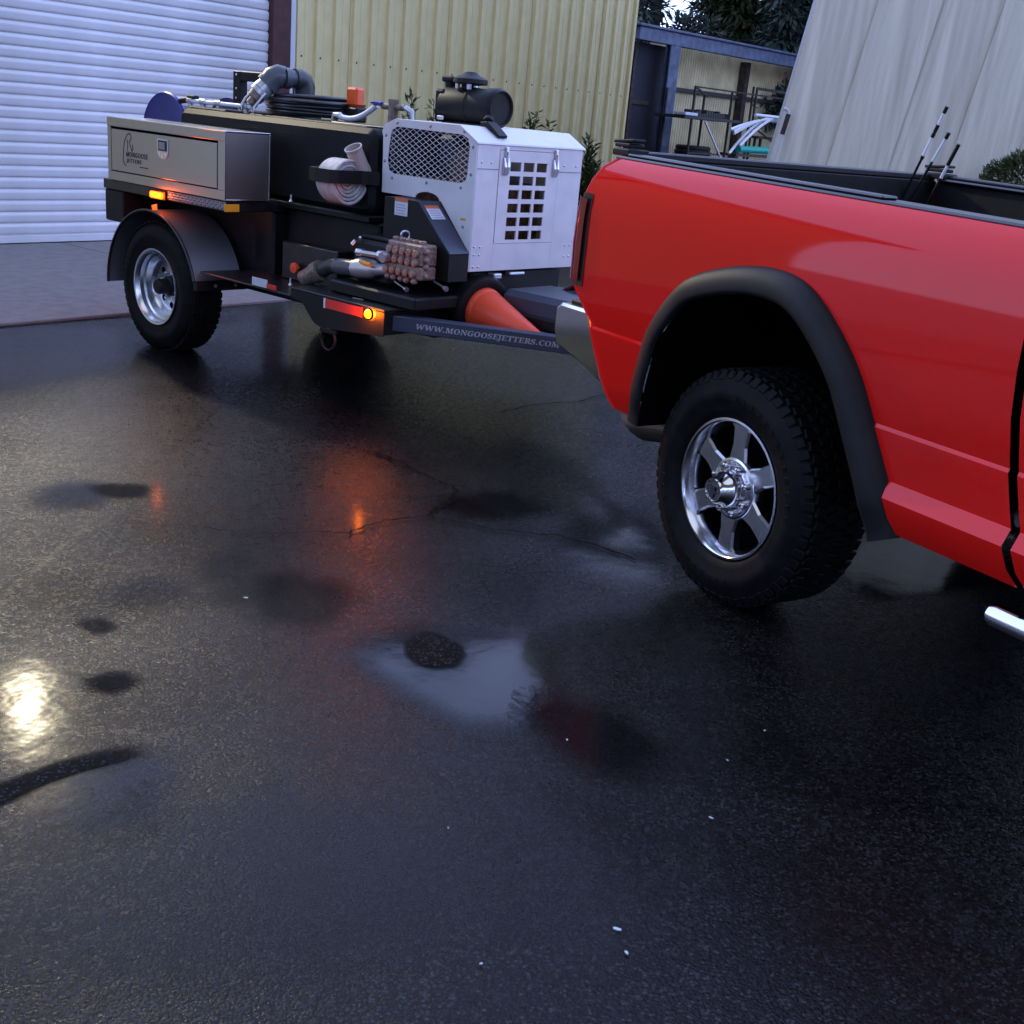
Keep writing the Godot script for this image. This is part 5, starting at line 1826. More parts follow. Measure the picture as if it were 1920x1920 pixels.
	b.tube([Vector3(1.45, 0.708, -0.19), Vector3(1.475, 0.712, -0.185), Vector3(1.60, 0.722, -0.185)], [0.036, 0.043, 0.043], 16)
	put("suction_hose", b, M.pvcgrey, p)
	b = mb()
	b.tube([Vector3(1.60, 0.722, -0.185), Vector3(1.612, 0.723, -0.185), Vector3(1.67, 0.730, -0.183), Vector3(1.765, 0.738, -0.182), Vector3(1.785, 0.740, -0.182)], [0.034, 0.050, 0.057, 0.048, 0.032], 8)
	b.tube([Vector3(1.78, 0.740, -0.182), Vector3(1.87, 0.752, -0.182)], 0.030, 12)
	put("union", b, M.camlock, p)
	b = mb()
	b.span(Vector3(1.50, 0.590, -0.48), Vector3(2.16, 0.655, -0.10), 0.01)
	put("pump_skid", b, M.black, p)
	for q in [[Vector3(1.95, 0.685, -0.20), 0.0], [Vector3(2.15, 0.715, -0.28), 0.0]]:
		b = mb()
		b.tube([q[0] + Vector3(-0.05, 0.012, 0), q[0] + Vector3(0.05, -0.008, 0.02)], 0.006, 6)
		b.tube([q[0] + Vector3(0.05, -0.008, 0.02), q[0] + Vector3(0.066, -0.011, 0.023)], 0.014, 6)
		put("adjuster_bolt", b, M.zinc, p)
	b = mb()
	b.box(Vector3(0.07, 0.006, 0.012), Vector3(1.76, 0.5915, -0.08), 0.002, Basis(Vector3.UP, 0.2))
	put("bracket_clip", b, M.brass, p)
	# dark gear between the drawbars
	b = mb()
	b.span(Vector3(2.25, 0.56, -1.02), Vector3(2.75, 0.70, -0.62), 0.03)
	put("gear_box", b, M.bluegrey, t)
	b = mb()
	b.span(Vector3(2.20, 0.53, -1.15), Vector3(2.85, 0.60, -0.60), 0.01)
	b.tube([Vector3(2.07, 0.70, -0.55), Vector3(2.07, 0.70, -1.2)], 0.06, 12)
	put("front_crossmember", b, M.black, t)
	for k in 3:
		b = mb()
		var z := -0.96 + 0.035 * k
		b.tube([Vector3(2.60, 0.52, z), Vector3(2.62, 0.66, z), Vector3(2.57, 0.725, z - 0.02), Vector3(2.48, 0.735, z - 0.05), Vector3(2.40, 0.69, z - 0.05)], 0.011, 8)
		put("hydraulic_hose", b, M.hosered, t)
	b = mb()
	b.span(Vector3(2.14, 0.735, -0.68), Vector3(2.20, 0.765, -0.62), 0.006)
	b.span(Vector3(2.16, 0.75, -0.86), Vector3(2.20, 0.768, -0.74), 0.006)
	put("catch", b, M.zinc, t)

# ---------------------------------------------------------------- the red truck
const ZP := [Vector2(1.440, -0.078), Vector2(1.425, -0.058), Vector2(1.395, -0.032), Vector2(1.345, -0.006), Vector2(1.290, 0.012), Vector2(1.220, 0.022), Vector2(1.164, 0.026), Vector2(1.05, 0.029), Vector2(0.93, 0.029), Vector2(0.818, 0.026), Vector2(0.803, 0.024), Vector2(0.793, 0.031), Vector2(0.70, 0.030), Vector2(0.655, 0.027), Vector2(0.615, 0.026), Vector2(0.560, 0.020), Vector2(0.515, 0.004)]
const KICK := [0.0, 0.0, 0.0, 0.0, 0.0, 0.0, 0.0, 0.0, 0.0, 0.0, 0.0, 0.0, 0.0, 0.0, 0.042, 0.040, 0.030]

func pick(tab: Array, y: float) -> float:
	# value of a table of [y, value], y falling
	for i in tab.size() - 1:
		if y <= tab[i][0] and y >= tab[i + 1][0]:
			return lerpf(tab[i][1], tab[i + 1][1], (tab[i][0] - y) / (tab[i][0] - tab[i + 1][0]))
	return tab[0][1] if y > tab[0][0] else tab[-1][1]

const REAR := [[1.44, -0.995], [1.395, -1.055], [1.32, -1.092], [1.1, -1.096], [0.95, -1.088], [0.86, -1.06], [0.82, -0.96], [0.70, -0.89], [0.60, -0.83], [0.515, -0.77]]
const FRONT := [[1.44, 1.005], [1.043, 1.019], [0.938, 1.03], [0.792, 1.061], [0.65, 1.105], [0.585, 1.123], [0.515, 1.165]]
const ARCHL := [[1.164, 0.085], [1.146, -0.091], [1.092, -0.274], [1.021, -0.377], [0.878, -0.485], [0.734, -0.528], [0.612, -0.548], [0.515, -0.556]]
const ARCHR := [[1.164, 0.085], [1.146, 0.233], [1.072, 0.363], [0.943, 0.502], [0.794, 0.601], [0.686, 0.669], [0.591, 0.722], [0.515, 0.757]]

func side_band(b: MB, rows: Array, kick: float, x_from: Callable, x_to: Callable, nx: int) -> void:
	# body skin between two x limits for the given rows of the profile
	for i in rows.size() - 1:
		var j0: int = rows[i]
		var seg := func(j: int) -> Vector3:
			var d := Vector2(ZP[j + 1].x - ZP[j].x, ZP[j + 1].y + KICK[j + 1] * kick - ZP[j].y - KICK[j] * kick)
			return Vector3(0, d.y, -d.x).normalized()
		var n0: Vector3 = seg.call(j0)
		var na := n0
		var nb := n0
		if j0 > 0 and absf(seg.call(j0 - 1).angle_to(n0)) < 0.42:
			na = (n0 + seg.call(j0 - 1)).normalized()
		if j0 < ZP.size() - 2 and absf(seg.call(j0 + 1).angle_to(n0)) < 0.42:
			nb = (n0 + seg.call(j0 + 1)).normalized()
		var ya: float = ZP[j0].x
		var yb: float = ZP[j0 + 1].x
		var za: float = ZP[j0].y + KICK[j0] * kick
		var zb: float = ZP[j0 + 1].y + KICK[j0 + 1] * kick
		for k in nx:
			var t0 := float(k) / nx
			var t1 := float(k + 1) / nx
			var xa0 := lerpf(x_from.call(ya), x_to.call(ya), t0)
			var xa1 := lerpf(x_from.call(ya), x_to.call(ya), t1)
			var xb0 := lerpf(x_from.call(yb), x_to.call(yb), t0)
			var xb1 := lerpf(x_from.call(yb), x_to.call(yb), t1)
			b.squad(rake(Vector3(xa0, ya, za)), rake(Vector3(xa1, ya, za)), rake(Vector3(xb1, yb, zb)), rake(Vector3(xb0, yb, zb)), na, na, nb, nb)

func rake(p: Vector3) -> Vector3:
	# the bed rail falls a little towards the cab
	return Vector3(p.x, p.y - smoothstep(1.12, 1.42, p.y) * 0.0225 * (p.x + 1.0), p.z)

func truck_wheel(t: Node3D, at: Vector3, flip: bool) -> void:
	var w := node("wheel", t, at)
	if flip:
		w.rotation_degrees.y = 180
	var b := mb()
	b.xf = Transform3D(ZUP, Vector3.ZERO)
	b.lathe([Vector2(0.238, -0.245), Vector2(0.29, -0.268), Vector2(0.345, -0.27), Vector2(0.385, -0.25), Vector2(0.398, -0.225), Vector2(0.400, -0.12), Vector2(0.398, -0.02), Vector2(0.388, 0.002), Vector2(0.372, 0.014), Vector2(0.345, 0.024), Vector2(0.335, 0.029), Vector2(0.310, 0.030), Vector2(0.302, 0.026), Vector2(0.275, 0.022), Vector2(0.258, 0.014), Vector2(0.248, 0.004), Vector2(0.243, -0.004)], 96)
	b.xf = Transform3D.IDENTITY
	var r := RandomNumberGenerator.new()
	r.seed = 5
	for k in 60:
		for row in 5:
			var a := TAU * (k + 0.5 * (row % 2)) / 60
			var c := Vector3(cos(a), sin(a), 0)
			var tw := Basis(c, (1 if row % 2 else -1) * 0.25)
			b.box(Vector3(0.012, 0.035, 0.045), c * 0.4035 + Vector3(0, 0, -0.034 - row * 0.046), 0.003, tw * Basis(c, Vector3(-c.y, c.x, 0), Vector3(0, 0, 1)))
		# shoulder lugs that wrap on to the sidewall
		var a2 := TAU * (k + 0.5) / 60
		var c2 := Vector3(cos(a2), sin(a2), 0)
		b.box(Vector3(0.040 if k % 2 else 0.032, 0.031, 0.008), c2 * 0.387 + Vector3(0, 0, 0.003), 0.003, Basis(c2, Vector3(-c2.y, c2.x, 0), Vector3(0, 0, 1)) * Basis(Vector3(0, 1, 0), 0.55))
	# raised blocks of sidewall lettering are too small to read: a ring of shallow ribs
	for k in 48:
		var a := TAU * k / 48
		var c := Vector3(cos(a), sin(a), 0)
		if (k % 24) < 15:
			b.box(Vector3(0.018, 0.014 if k % 3 else 0.022, 0.003), c * 0.318 + Vector3(0, 0, 0.030), 0.001, Basis(c, Vector3(-c.y, c.x, 0), Vector3(0, 0, 1)))
	put("tyre", b, M.rubber, w)
	b = mb()
	b.xf = Transform3D(ZUP, Vector3.ZERO)
	b.lathe([Vector2(0.206, -0.20), Vector2(0.208, -0.09), Vector2(0.212, -0.045), Vector2(0.219, -0.026), Vector2(0.226, -0.016), Vector2(0.230, 0.004), Vector2(0.236, 0.010), Vector2(0.244, 0.009), Vector2(0.246, 0.0), Vector2(0.243, -0.01)], 96)
	put("rim", b, M.polished, w)
	b = mb()
	b.xf = Transform3D(ZUP, Vector3.ZERO)
	b.lathe([Vector2(0.21, -0.16), Vector2(0.13, -0.155), Vector2(0.0, -0.15)].map(func(p): return p), 40)
	b.xf = Transform3D.IDENTITY
	put("brake_disc", b, M.void, w)
	# six broad spokes
	var sp := mb()
	var pro := PackedVector2Array([Vector2(0.085, -0.047), Vector2(0.150, -0.035), Vector2(0.205, -0.040), Vector2(0.221, -0.066), Vector2(0.227, -0.040), Vector2(0.229, 0.0), Vector2(0.227, 0.040), Vector2(0.221, 0.066), Vector2(0.205, 0.040), Vector2(0.150, 0.035), Vector2(0.085, 0.047)])
	sp.xf = Transform3D(Basis(Vector3(0, 0, 1).cross(Vector3(1, 0, 0)).normalized(), 0.0), Vector3.ZERO)
	sp.prism(pro, -0.062, -0.020, 0.007)
	var spm := sp.mesh()
	for k in 6:
		var s := put_mesh("spoke", spm, M.polished, w)
		s.rotation.z = PI / 2 + TAU * k / 6
	b = mb()
	b.xf = Transform3D(ZUP, Vector3.ZERO)
	b.lathe([Vector2(0.112, -0.065), Vector2(0.112, -0.028), Vector2(0.106, -0.018), Vector2(0.098, -0.016), Vector2(0.094, -0.022), Vector2(0.072, -0.022), Vector2(0.066, -0.018)], 48)
	put("hub_flange", b, M.polished, w)
	b = mb()
	b.xf = Transform3D(ZUP, Vector3.ZERO)
	b.lathe([Vector2(0.0125, 0.0), Vector2(0.0125, 0.022), Vector2(0.009, 0.030), Vector2(0.0, 0.032)], 6, 0, TAU, 0.2)
	var nut := b.mesh()
	for k in 8:
		var a := TAU * (k + 0.5) / 8
		put_mesh("lug_nut", nut, M.chrome, w).position = Vector3(cos(a) * 0.083, sin(a) * 0.083, -0.022)
	b = mb()
	b.xf = Transform3D(ZUP, Vector3.ZERO)
	b.lathe([Vector2(0.067, -0.022), Vector2(0.066, 0.012), Vector2(0.060, 0.030), Vector2(0.050, 0.040), Vector2(0.046, 0.060), Vector2(0.041, 0.068), Vector2(0.036, 0.068), Vector2(0.034, 0.064), Vector2(0.0, 0.064)], 40)
	put("centre_cap", b, M.chrome, w)
	# raised animal-head badge on the cap
	b = mb()
	b.prism(PackedVector2Array([Vector2(-0.004, -0.026), Vector2(0.004, -0.026), Vector2(0.010, -0.008), Vector2(0.012, 0.010), Vector2(0.006, 0.020), Vector2(-0.006, 0.020), Vector2(-0.012, 0.010), Vector2(-0.010, -0.008)]), 0.064, 0.069, 0.0015)
	for s in [-1.0, 1.0]:
		var pts := []
		for k in 12:
			var a := 0.6 + k * 0.42
			var rr := 0.013 - k * 0.0006
			pts.append(Vector3(s * (0.017 + cos(a) * rr), 0.004 + sin(a) * rr * 1.3, 0.067))
		b.tube(pts, 0.0035, 6)
	put("cap_badge", b, M.ink, w)

func truck() -> void:
	var t := thing("pickup_truck", "bright red pickup truck with open bed and chrome wheels, towing the trailer", "truck", Vector3(0.726, 0, -3.837), -58.3)
	truck_wheel(t, Vector3(0, 0.410, 0), false)
	truck_wheel(t, Vector3(0, 0.410, -2.0), true)
	truck_wheel(t, Vector3(3.78, 0.410, 0), false)
	truck_wheel(t, Vector3(3.78, 0.410, -2.0), true)
	# near bed side
	var b := mb()
	var rad := 0.08
	var xr := func(y: float) -> float: return pick(REAR, y) + rad
	var xf := func(y: float) -> float: return pick(FRONT, y)
	var al := func(y: float) -> float: return pick(ARCHL, y)
	var ar := func(y: float) -> float: return pick(ARCHR, y)
	side_band(b, range(0, 7), 0.0, xr, xf, 14)
	side_band(b, range(6, ZP.size()), 0.0, xr, al, 8)
	side_band(b, range(6, ZP.size()), 1.0, ar, xf, 8)
	# rounded rear corner and the strip of rear face beside the tailgate
	for j in ZP.size() - 1:
		for k in 6:
			var p := []
			var nn := []
			for e in [[j, k], [j, k + 1], [j + 1, k + 1], [j + 1, k]]:
				var y: float = ZP[e[0]].x
				var a: float = PI * 0.5 * e[1] / 6.0
				p.append(Vector3(xr.call(y) - rad * sin(a), y, ZP[e[0]].y - rad * (1.0 - cos(a))))
				nn.append(Vector3(-sin(a), 0.15 if y > 1.3 else 0.0, cos(a)).normalized())
			b.squad(p[0], p[1], p[2], p[3], nn[0], nn[1], nn[2], nn[3])
		var ya: float = ZP[j].x
		var yb: float = ZP[j + 1].x
		b.face([Vector3(xr.call(ya) - rad, ya, ZP[j].y - rad), Vector3(xr.call(ya) - rad, ya, -0.20), Vector3(xr.call(yb) - rad, yb, -0.20), Vector3(xr.call(yb) - rad, yb, ZP[j + 1].y - rad)], Vector3(-1, 0, 0))
	put("bed_side", b, M.red, t)
	# far bed side, plainer
	b = mb()
	b.xf = Transform3D(Basis(Vector3(0, 0, 1), -0.0225), Vector3(-1.0, 1.43, 0.0)) * Transform3D(Basis.IDENTITY, Vector3(1.0, -1.43, 0.0))
	b.prism(PackedVector2Array([Vector2(-1.04, 0.60), Vector2(-0.55, 0.58), Vector2(-0.45, 0.95), Vector2(-0.15, 1.12), Vector2(0.25, 1.12), Vector2(0.55, 0.92), Vector2(0.72, 0.55), Vector2(1.02, 0.55), Vector2(1.02, 1.43), Vector2(-0.98, 1.43), Vector2(-1.06, 1.30)]), -2.02, -1.94, 0.01)
	put("bed_side", b, M.red, t)
	# tailgate
	b = mb()
	b.span(Vector3(-1.062, 0.84, -1.935), Vector3(-1.015, 1.43, -0.205), 0.012)
	put("tailgate", b, M.red, t)
	b = mb()
	b.span(Vector3(-1.066, 1.4305, -1.90), Vector3(-1.005, 1.459, -0.205), 0.006)
	put("tailgate_cap", b, M.rail, t)
	b = mb()
	b.span(Vector3(-1.014, 0.86, -1.90), Vector3(-1.000, 1.43, -0.21), 0.004)
	b.span(Vector3(-1.0, 0.84, -1.93), Vector3(1.0, 0.87, -0.56), 0.004)
	b.span(Vector3(-1.0, 1.19, -0.16), Vector3(1.0, 1.38, -0.12), 0.004)
	b.span(Vector3(-1.0, 0.871, -0.60), Vector3(1.0, 1.20, -0.561), 0.004)
	b.span(Vector3(-1.0, 1.18, -0.56), Vector3(1.0, 1.19, -0.12))
	b.xf = Transform3D(Basis(Vector3(0, 0, 1), -0.0225), Vector3(-1.0, 1.43, 0.0)) * Transform3D(Basis.IDENTITY, Vector3(1.0, -1.43, 0.0))
	b.span(Vector3(-1.0, 0.90, -1.938), Vector3(1.0, 1.428, -1.90), 0.004)
	b.xf = Transform3D.IDENTITY
	b.span(Vector3(0.97, 0.871, -1.899), Vector3(1.0, 1.38, -0.61), 0.004)
	put("bed_liner", b, M.blackplastic, t)
	# rail caps, cover tracks and corner latches
	var slope := Transform3D(Basis(Vector3(0, 0, 1), -0.0225), Vector3(-1.0, 1.43, 0.0))
	b = mb()
	b.xf = slope
	b.span(Vector3(0.03, -0.004, -0.190), Vector3(2.0, 0.010, -0.064), 0.006)
	put("rail_cap", b, M.rail, t)
	b = mb()
	b.xf = slope
	b.span(Vector3(0.03, 0.0, -1.985), Vector3(2.0, 0.014, -1.86), 0.006)
	put("rail_cap", b, M.rail, t)
	b = mb()
	b.xf = slope
	b.span(Vector3(0.08, 0.0105, -0.150), Vector3(1.375, 0.022, -0.082), 0.005)
	put("cover_track", b, M.rail, t)
	b = mb()
	b.xf = slope
	b.span(Vector3(0.0, 0.0145, -1.96), Vector3(2.0, 0.030, -1.89), 0.005)
	put("cover_track", b, M.rail, t)
	for z in [-0.14, -1.90]:
		b = mb()
		b.span(Vector3(-1.04, 1.440, z - 0.055), Vector3(-0.93, 1.466, z + 0.045), 0.005)
		b.span(Vector3(-1.05, 1.470, z - 0.045), Vector3(-0.95, 1.486, z + 0.03), 0.004)
		b.box(Vector3(0.13, 0.012, 0.06), Vector3(-1.0, 1.494, z - 0.005), 0.003, Basis(Vector3(0, 0, 1), 0.06))
		put("corner_latch", b, M.blackplastic, t)
	# wheel-arch flare
	b = mb()
	var path := [Vector2(-0.556, 0.515), Vector2(-0.548, 0.612), Vector2(-0.528, 0.734), Vector2(-0.485, 0.878), Vector2(-0.377, 1.021), Vector2(-0.274, 1.092), Vector2(-0.091, 1.146), Vector2(0.085, 1.166), Vector2(0.233, 1.146), Vector2(0.363, 1.072), Vector2(0.502, 0.943), Vector2(0.601, 0.794), Vector2(0.669, 0.686), Vector2(0.722, 0.591), Vector2(0.762, 0.508)]
	var fine := []
	for i in path.size() - 1:
		for k in 5:
			fine.append(path[i].cubic_interpolate(path[i + 1], path[maxi(i - 1, 0)], path[mini(i + 2, path.size() - 1)], k / 5.0))
	fine.append(path[-1])
	var sect := [Vector2(-0.004, 0.010), Vector2(0.000, 0.040), Vector2(0.014, 0.064), Vector2(0.045, 0.078), Vector2(0.075, 0.082), Vector2(0.088, 0.076), Vector2(0.090, 0.066)]
	var P := []
	for i in fine.size():
		var tg: Vector2 = (fine[mini(i + 1, fine.size() - 1)] - fine[maxi(i - 1, 0)]).normalized()
		var inw := Vector2(tg.y, -tg.x)
		var row := []
		var thick := clampf(minf(float(i), float(fine.size() - 1 - i)) / 6.0, 0.35, 1.0)
		for s in sect:
			var q: Vector2 = fine[i] + inw * s.x
			row.append(Vector3(q.x, q.y, s.y if s.y < 0.02 else 0.02 + (s.y - 0.02) * (0.6 + 0.4 * thick)))
		P.append(row)
	for i in P.size() - 1:
		for j in sect.size() - 1:
			var nn := []
			for e in [[i, j], [i + 1, j], [i + 1, j + 1], [i, j + 1]]:
				var du: Vector3 = P[mini(e[0] + 1, P.size() - 1)][e[1]] - P[maxi(e[0] - 1, 0)][e[1]]
				var dv: Vector3 = P[e[0]][mini(e[1] + 1, sect.size() - 1)] - P[e[0]][maxi(e[1] - 1, 0)]
				var m := dv.cross(du).normalized()
				nn.append(m if m.z > -0.3 else -m)
			b.squad(P[i][j], P[i + 1][j], P[i + 1][j + 1], P[i][j + 1], nn[0], nn[1], nn[2], nn[3])
	put("wheel_arch_flare", b, M.blackplastic, t)
	# liner of the wheel arch
	b = mb()
	var lin_pts := []
	for i in fine.size():
		lin_pts.append(Vector2(P[i][-1].x, P[i][-1].y))
	for i in lin_pts.size() - 1:
		b.face([Vector3(lin_pts[i].x, lin_pts[i].y, 0.060), Vector3(lin_pts[i + 1].x, lin_pts[i + 1].y, 0.060), Vector3(lin_pts[i + 1].x, lin_pts[i + 1].y, -0.5), Vector3(lin_pts[i].x, lin_pts[i].y, -0.5)], Vector3(0.09, 0.5, 0) - Vector3(lin_pts[i].x, lin_pts[i].y, 0))
	b.span(Vector3(-0.6, 0.50, -0.55), Vector3(0.8, 1.15, -0.50))
	put("arch_liner", b, M.void, t)
	# tail lamp wrapping the corner: black surround, red lens with a clear middle
	for layer in 2:
		b = mb()
		var off := 0.004 if layer == 0 else 0.014
		var rows := [1.292, 1.26, 1.2, 1.1, 1.0, 0.96, 0.940] if layer == 0 else [1.272, 1.24, 1.2, 1.1, 1.0, 0.97, 0.957]
		var s0 := -0.052 if layer == 0 else -0.030
		for j in rows.size() - 1:
			var steps := 12
			for k in steps:
				var p := []
				var nn := []
				for e in [[j, k], [j, k + 1], [j + 1, k + 1], [j + 1, k]]:
					var y: float = rows[e[0]]
					var zz: float = pick(ZP.map(func(v): return [v.x, v.y]), y)
					var f: float = float(e[1]) / steps
					var pos: Vector3
					var m: Vector3
					var slant := 0.02 * absf(y - 1.10) / 0.2 if layer == 0 else 0.018 * absf(y - 1.1) / 0.2
					var flat := -s0 - slant * 0.6
					var tot := flat + rad * PI * 0.5 + 0.13
					var d := f * tot
					if d < flat:
						pos = Vector3(xr.call(y) + flat - d, y, zz)
						m = Vector3(0, 0, 1)
					elif d < flat + rad * PI * 0.5:
						var a := (d - flat) / rad
						pos = Vector3(xr.call(y) - rad * sin(a), y, zz - rad * (1 - cos(a)))
						m = Vector3(-sin(a), 0, cos(a))
					else:
						pos = Vector3(xr.call(y) - rad, y, zz - rad - (d - flat - rad * PI * 0.5))
						m = Vector3(-1, 0, 0)
					p.append(pos + m * off)
					nn.append(m)
				b.squad(p[0], p[1], p[2], p[3], nn[0], nn[1], nn[2], nn[3])
		put("tail_lamp_surround" if layer == 0 else "tail_lamp", b, M.blackgloss if layer == 0 else M.redlens, t)
	b = mb()
	b.span(Vector3(-1.083, 1.06, -0.14), Vector3(-1.071, 1.11, -0.06), 0.004)
	put("reversing_lamp", b, M.clearlens, t)
	# rear bumper
	b = mb()
	b.prism(PackedVector2Array([Vector2(-1.225, 0.815), Vector2(-1.19, 0.838), Vector2(-0.985, 0.840), Vector2(-0.955, 0.825), Vector2(-0.940, 0.785), Vector2(-0.912, 0.711), Vector2(-0.838, 0.575), Vector2(-0.90, 0.588), Vector2(-1.04, 0.630), Vector2(-1.20, 0.660), Vector2(-1.228, 0.72)]), -0.13, -0.026, 0.011)
	b.prism(PackedVector2Array([Vector2(-1.235, 0.800), Vector2(-1.21, 0.832), Vector2(-1.08, 0.834), Vector2(-1.08, 0.62), Vector2(-1.18, 0.640), Vector2(-1.238, 0.69)]), -0.70, -0.129, 0.010)
	put("rear_bumper", b, M.chrome, t)
	b = mb()
	b.prism(PackedVector2Array([Vector2(-1.235, 0.800), Vector2(-1.21, 0.832), Vector2(-1.08, 0.834), Vector2(-1.08, 0.62), Vector2(-1.18, 0.640), Vector2(-1.238, 0.69)]), -1.95, -1.30, 0.010)
	put("rear_bumper", b, M.chrome, t)
	b = mb()
	b.span(Vector3(-1.205, 0.836, -1.90), Vector3(-1.06, 0.852, -0.085), 0.005)
	b.span(Vector3(-1.20, 0.60, -1.30), Vector3(-1.09, 0.83, -0.70), 0.01)
	put("bumper_step_pad", b, M.blackplastic, t)
	b = mb()
	b.span(Vector3(-1.36, 0.42, -1.035), Vector3(-1.0, 0.49, -0.965), 0.006)
	b.tube([Vector3(-1.36, 0.455, -1.0), Vector3(-1.42, 0.455, -1.0)], 0.03, 10)
	put("hitch", b, M.black, t)
	# slash-cut exhaust tip
	b = mb()
	var ringA := []
	var ringB := []
	var ringC := []
	for k in 20:
		var a := TAU * k / 20
		var dy := cos(a)
		var dzz := sin(a)
		ringA.append(Vector3(-0.42, 0.475 + dy * 0.048, -0.20 + dzz * 0.048))
		ringB.append(Vector3(-0.745 - dy * 0.085, 0.432 + dy * 0.046, -0.145 + dzz * 0.052))
		ringC.append(Vector3(-0.735 - dy * 0.085, 0.433 + dy * 0.042, -0.147 + dzz * 0.048))
	for k in 20:
		var j := (k + 1) % 20
		var na := Vector3(0, cos(TAU * k / 20), sin(TAU * k / 20))
		var nj := Vector3(0, cos(TAU * j / 20), sin(TAU * j / 20))
		b.squad(ringA[k], ringA[j], ringB[j], ringB[k], na, nj, nj, na)
		b.quad(ringB[k], ringB[j], ringC[j], ringC[k])
		b.squad(ringC[k], ringC[j], ringA[j] + (Vector3(-0.42, 0.475, -0.20) - ringA[j]) * 0.12, ringA[k] + (Vector3(-0.42, 0.475, -0.20) - ringA[k]) * 0.12, -na, -nj, -nj, -na)
	b.tube([Vector3(-0.42, 0.475, -0.20), Vector3(0.1, 0.52, -0.30), Vector3(0.8, 0.55, -0.45)], 0.046, 12)
	put("exhaust_tip", b, mat(lin(0.10, 0.085, 0.07), 0.45, 0.8), t)
	# chassis
	b = mb()
	b.span(Vector3(-1.0, 0.52, -0.62), Vector3(4.5, 0.70, -0.54), 0.01)
	b.span(Vector3(-1.0, 0.52, -1.46), Vector3(4.5, 0.70, -1.38), 0.01)
	b.bar(Vector3(0, 0.41, -0.2), Vector3(0, 0.41, -1.8), 0.10, 0.10)
	b.ball(Vector3(0, 0.41, -1.0), Vector3(0.17, 0.17, 0.15), 14, 10)
	b.bar(Vector3(3.78, 0.41, -0.2), Vector3(3.78, 0.41, -1.8), 0.09, 0.09)
	put("chassis", b, M.black, t)
	# cab: lower doors, glasshouse, front end
	b = mb()
	var cx0 := func(y: float) -> float: return pick(FRONT, y) + 0.028
	var cx1 := func(_y: float) -> float: return 2.08
	var cx2 := func(_y: float) -> float: return 2.10
	var cx3 := func(_y: float) -> float: return 3.14
	side_band(b, range(0, ZP.size()), 1.0, cx0, cx1, 8)
	put("rear_door", b, M.red, t)
	b = mb()
	side_band(b, range(0, ZP.size()), 1.0, cx2, cx3, 6)
	put("front_door", b, M.red, t)
	b = mb()
	b.prism(PackedVector2Array([Vector2(1.045, 1.42), Vector2(1.045, 0.62), Vector2(1.22, 0.53), Vector2(3.30, 0.53), Vector2(3.30, 1.42)]), -1.94, -0.09, 0.0)
	put("cab_core", b, M.void, t)
	b = mb()
	b.prism(PackedVector2Array([Vector2(3.16, 0.55), Vector2(3.34, 0.55), Vector2(3.36, 0.80), Vector2(3.48, 1.0), Vector2(3.66, 1.08), Vector2(3.90, 1.08), Vector2(4.10, 1.0), Vector2(4.22, 0.80), Vector2(4.25, 0.55), Vector2(4.80, 0.58), Vector2(4.85, 1.15), Vector2(4.70, 1.30), Vector2(3.16, 1.42)]), -1.98, 0.02, 0.03)
	put("front_body", b, M.red, t)
	b = mb()
	b.prism(PackedVector2Array([Vector2(1.10, 1.425), Vector2(1.22, 1.90), Vector2(1.40, 1.94), Vector2(2.55, 1.94), Vector2(2.75, 1.88), Vector2(3.30, 1.425)]), -1.86, -0.13, 0.04)
	put("cab_windows", b, M.glass, t)
	b = mb()
	b.prism(PackedVector2Array([Vector2(1.18, 1.87), Vector2(1.22, 1.945), Vector2(1.40, 1.965), Vector2(2.55, 1.965), Vector2(2.78, 1.90), Vector2(2.74, 1.87)]), -1.85, -0.14, 0.02)
	for x in [1.06, 2.02]:
		b.bar(Vector3(x + 0.06, 1.42, -0.115), Vector3(x + 0.17, 1.90, -0.145), 0.03, 0.10, Vector3(1, 0, 0), 0.008)
	put("cab_roof", b, M.red, t)
	b = mb()
	b.span(Vector3(4.78, 0.50, -1.96), Vector3(4.98, 0.75, 0.0), 0.03)
	b.span(Vector3(4.84, 0.80, -1.5), Vector3(4.90, 1.16, -0.48), 0.02)
	put("front_bumper", b, M.chrome, t)
	# chrome step bar along the cab
	b = mb()
	b.tube([Vector3(1.115, 0.425, 0.045), Vector3(1.135, 0.425, 0.045), Vector3(3.1, 0.425, 0.045)], [0.026, 0.034, 0.034], 18)
	put("step_bar", b, M.chrome, t)
	b = mb()
	for x in [1.35, 2.9]:
		b.bar(Vector3(x, 0.43, 0.03), Vector3(x, 0.60, -0.2), 0.05, 0.03, Vector3(1, 0, 0))
	put("step_brackets", b, M.black, t)

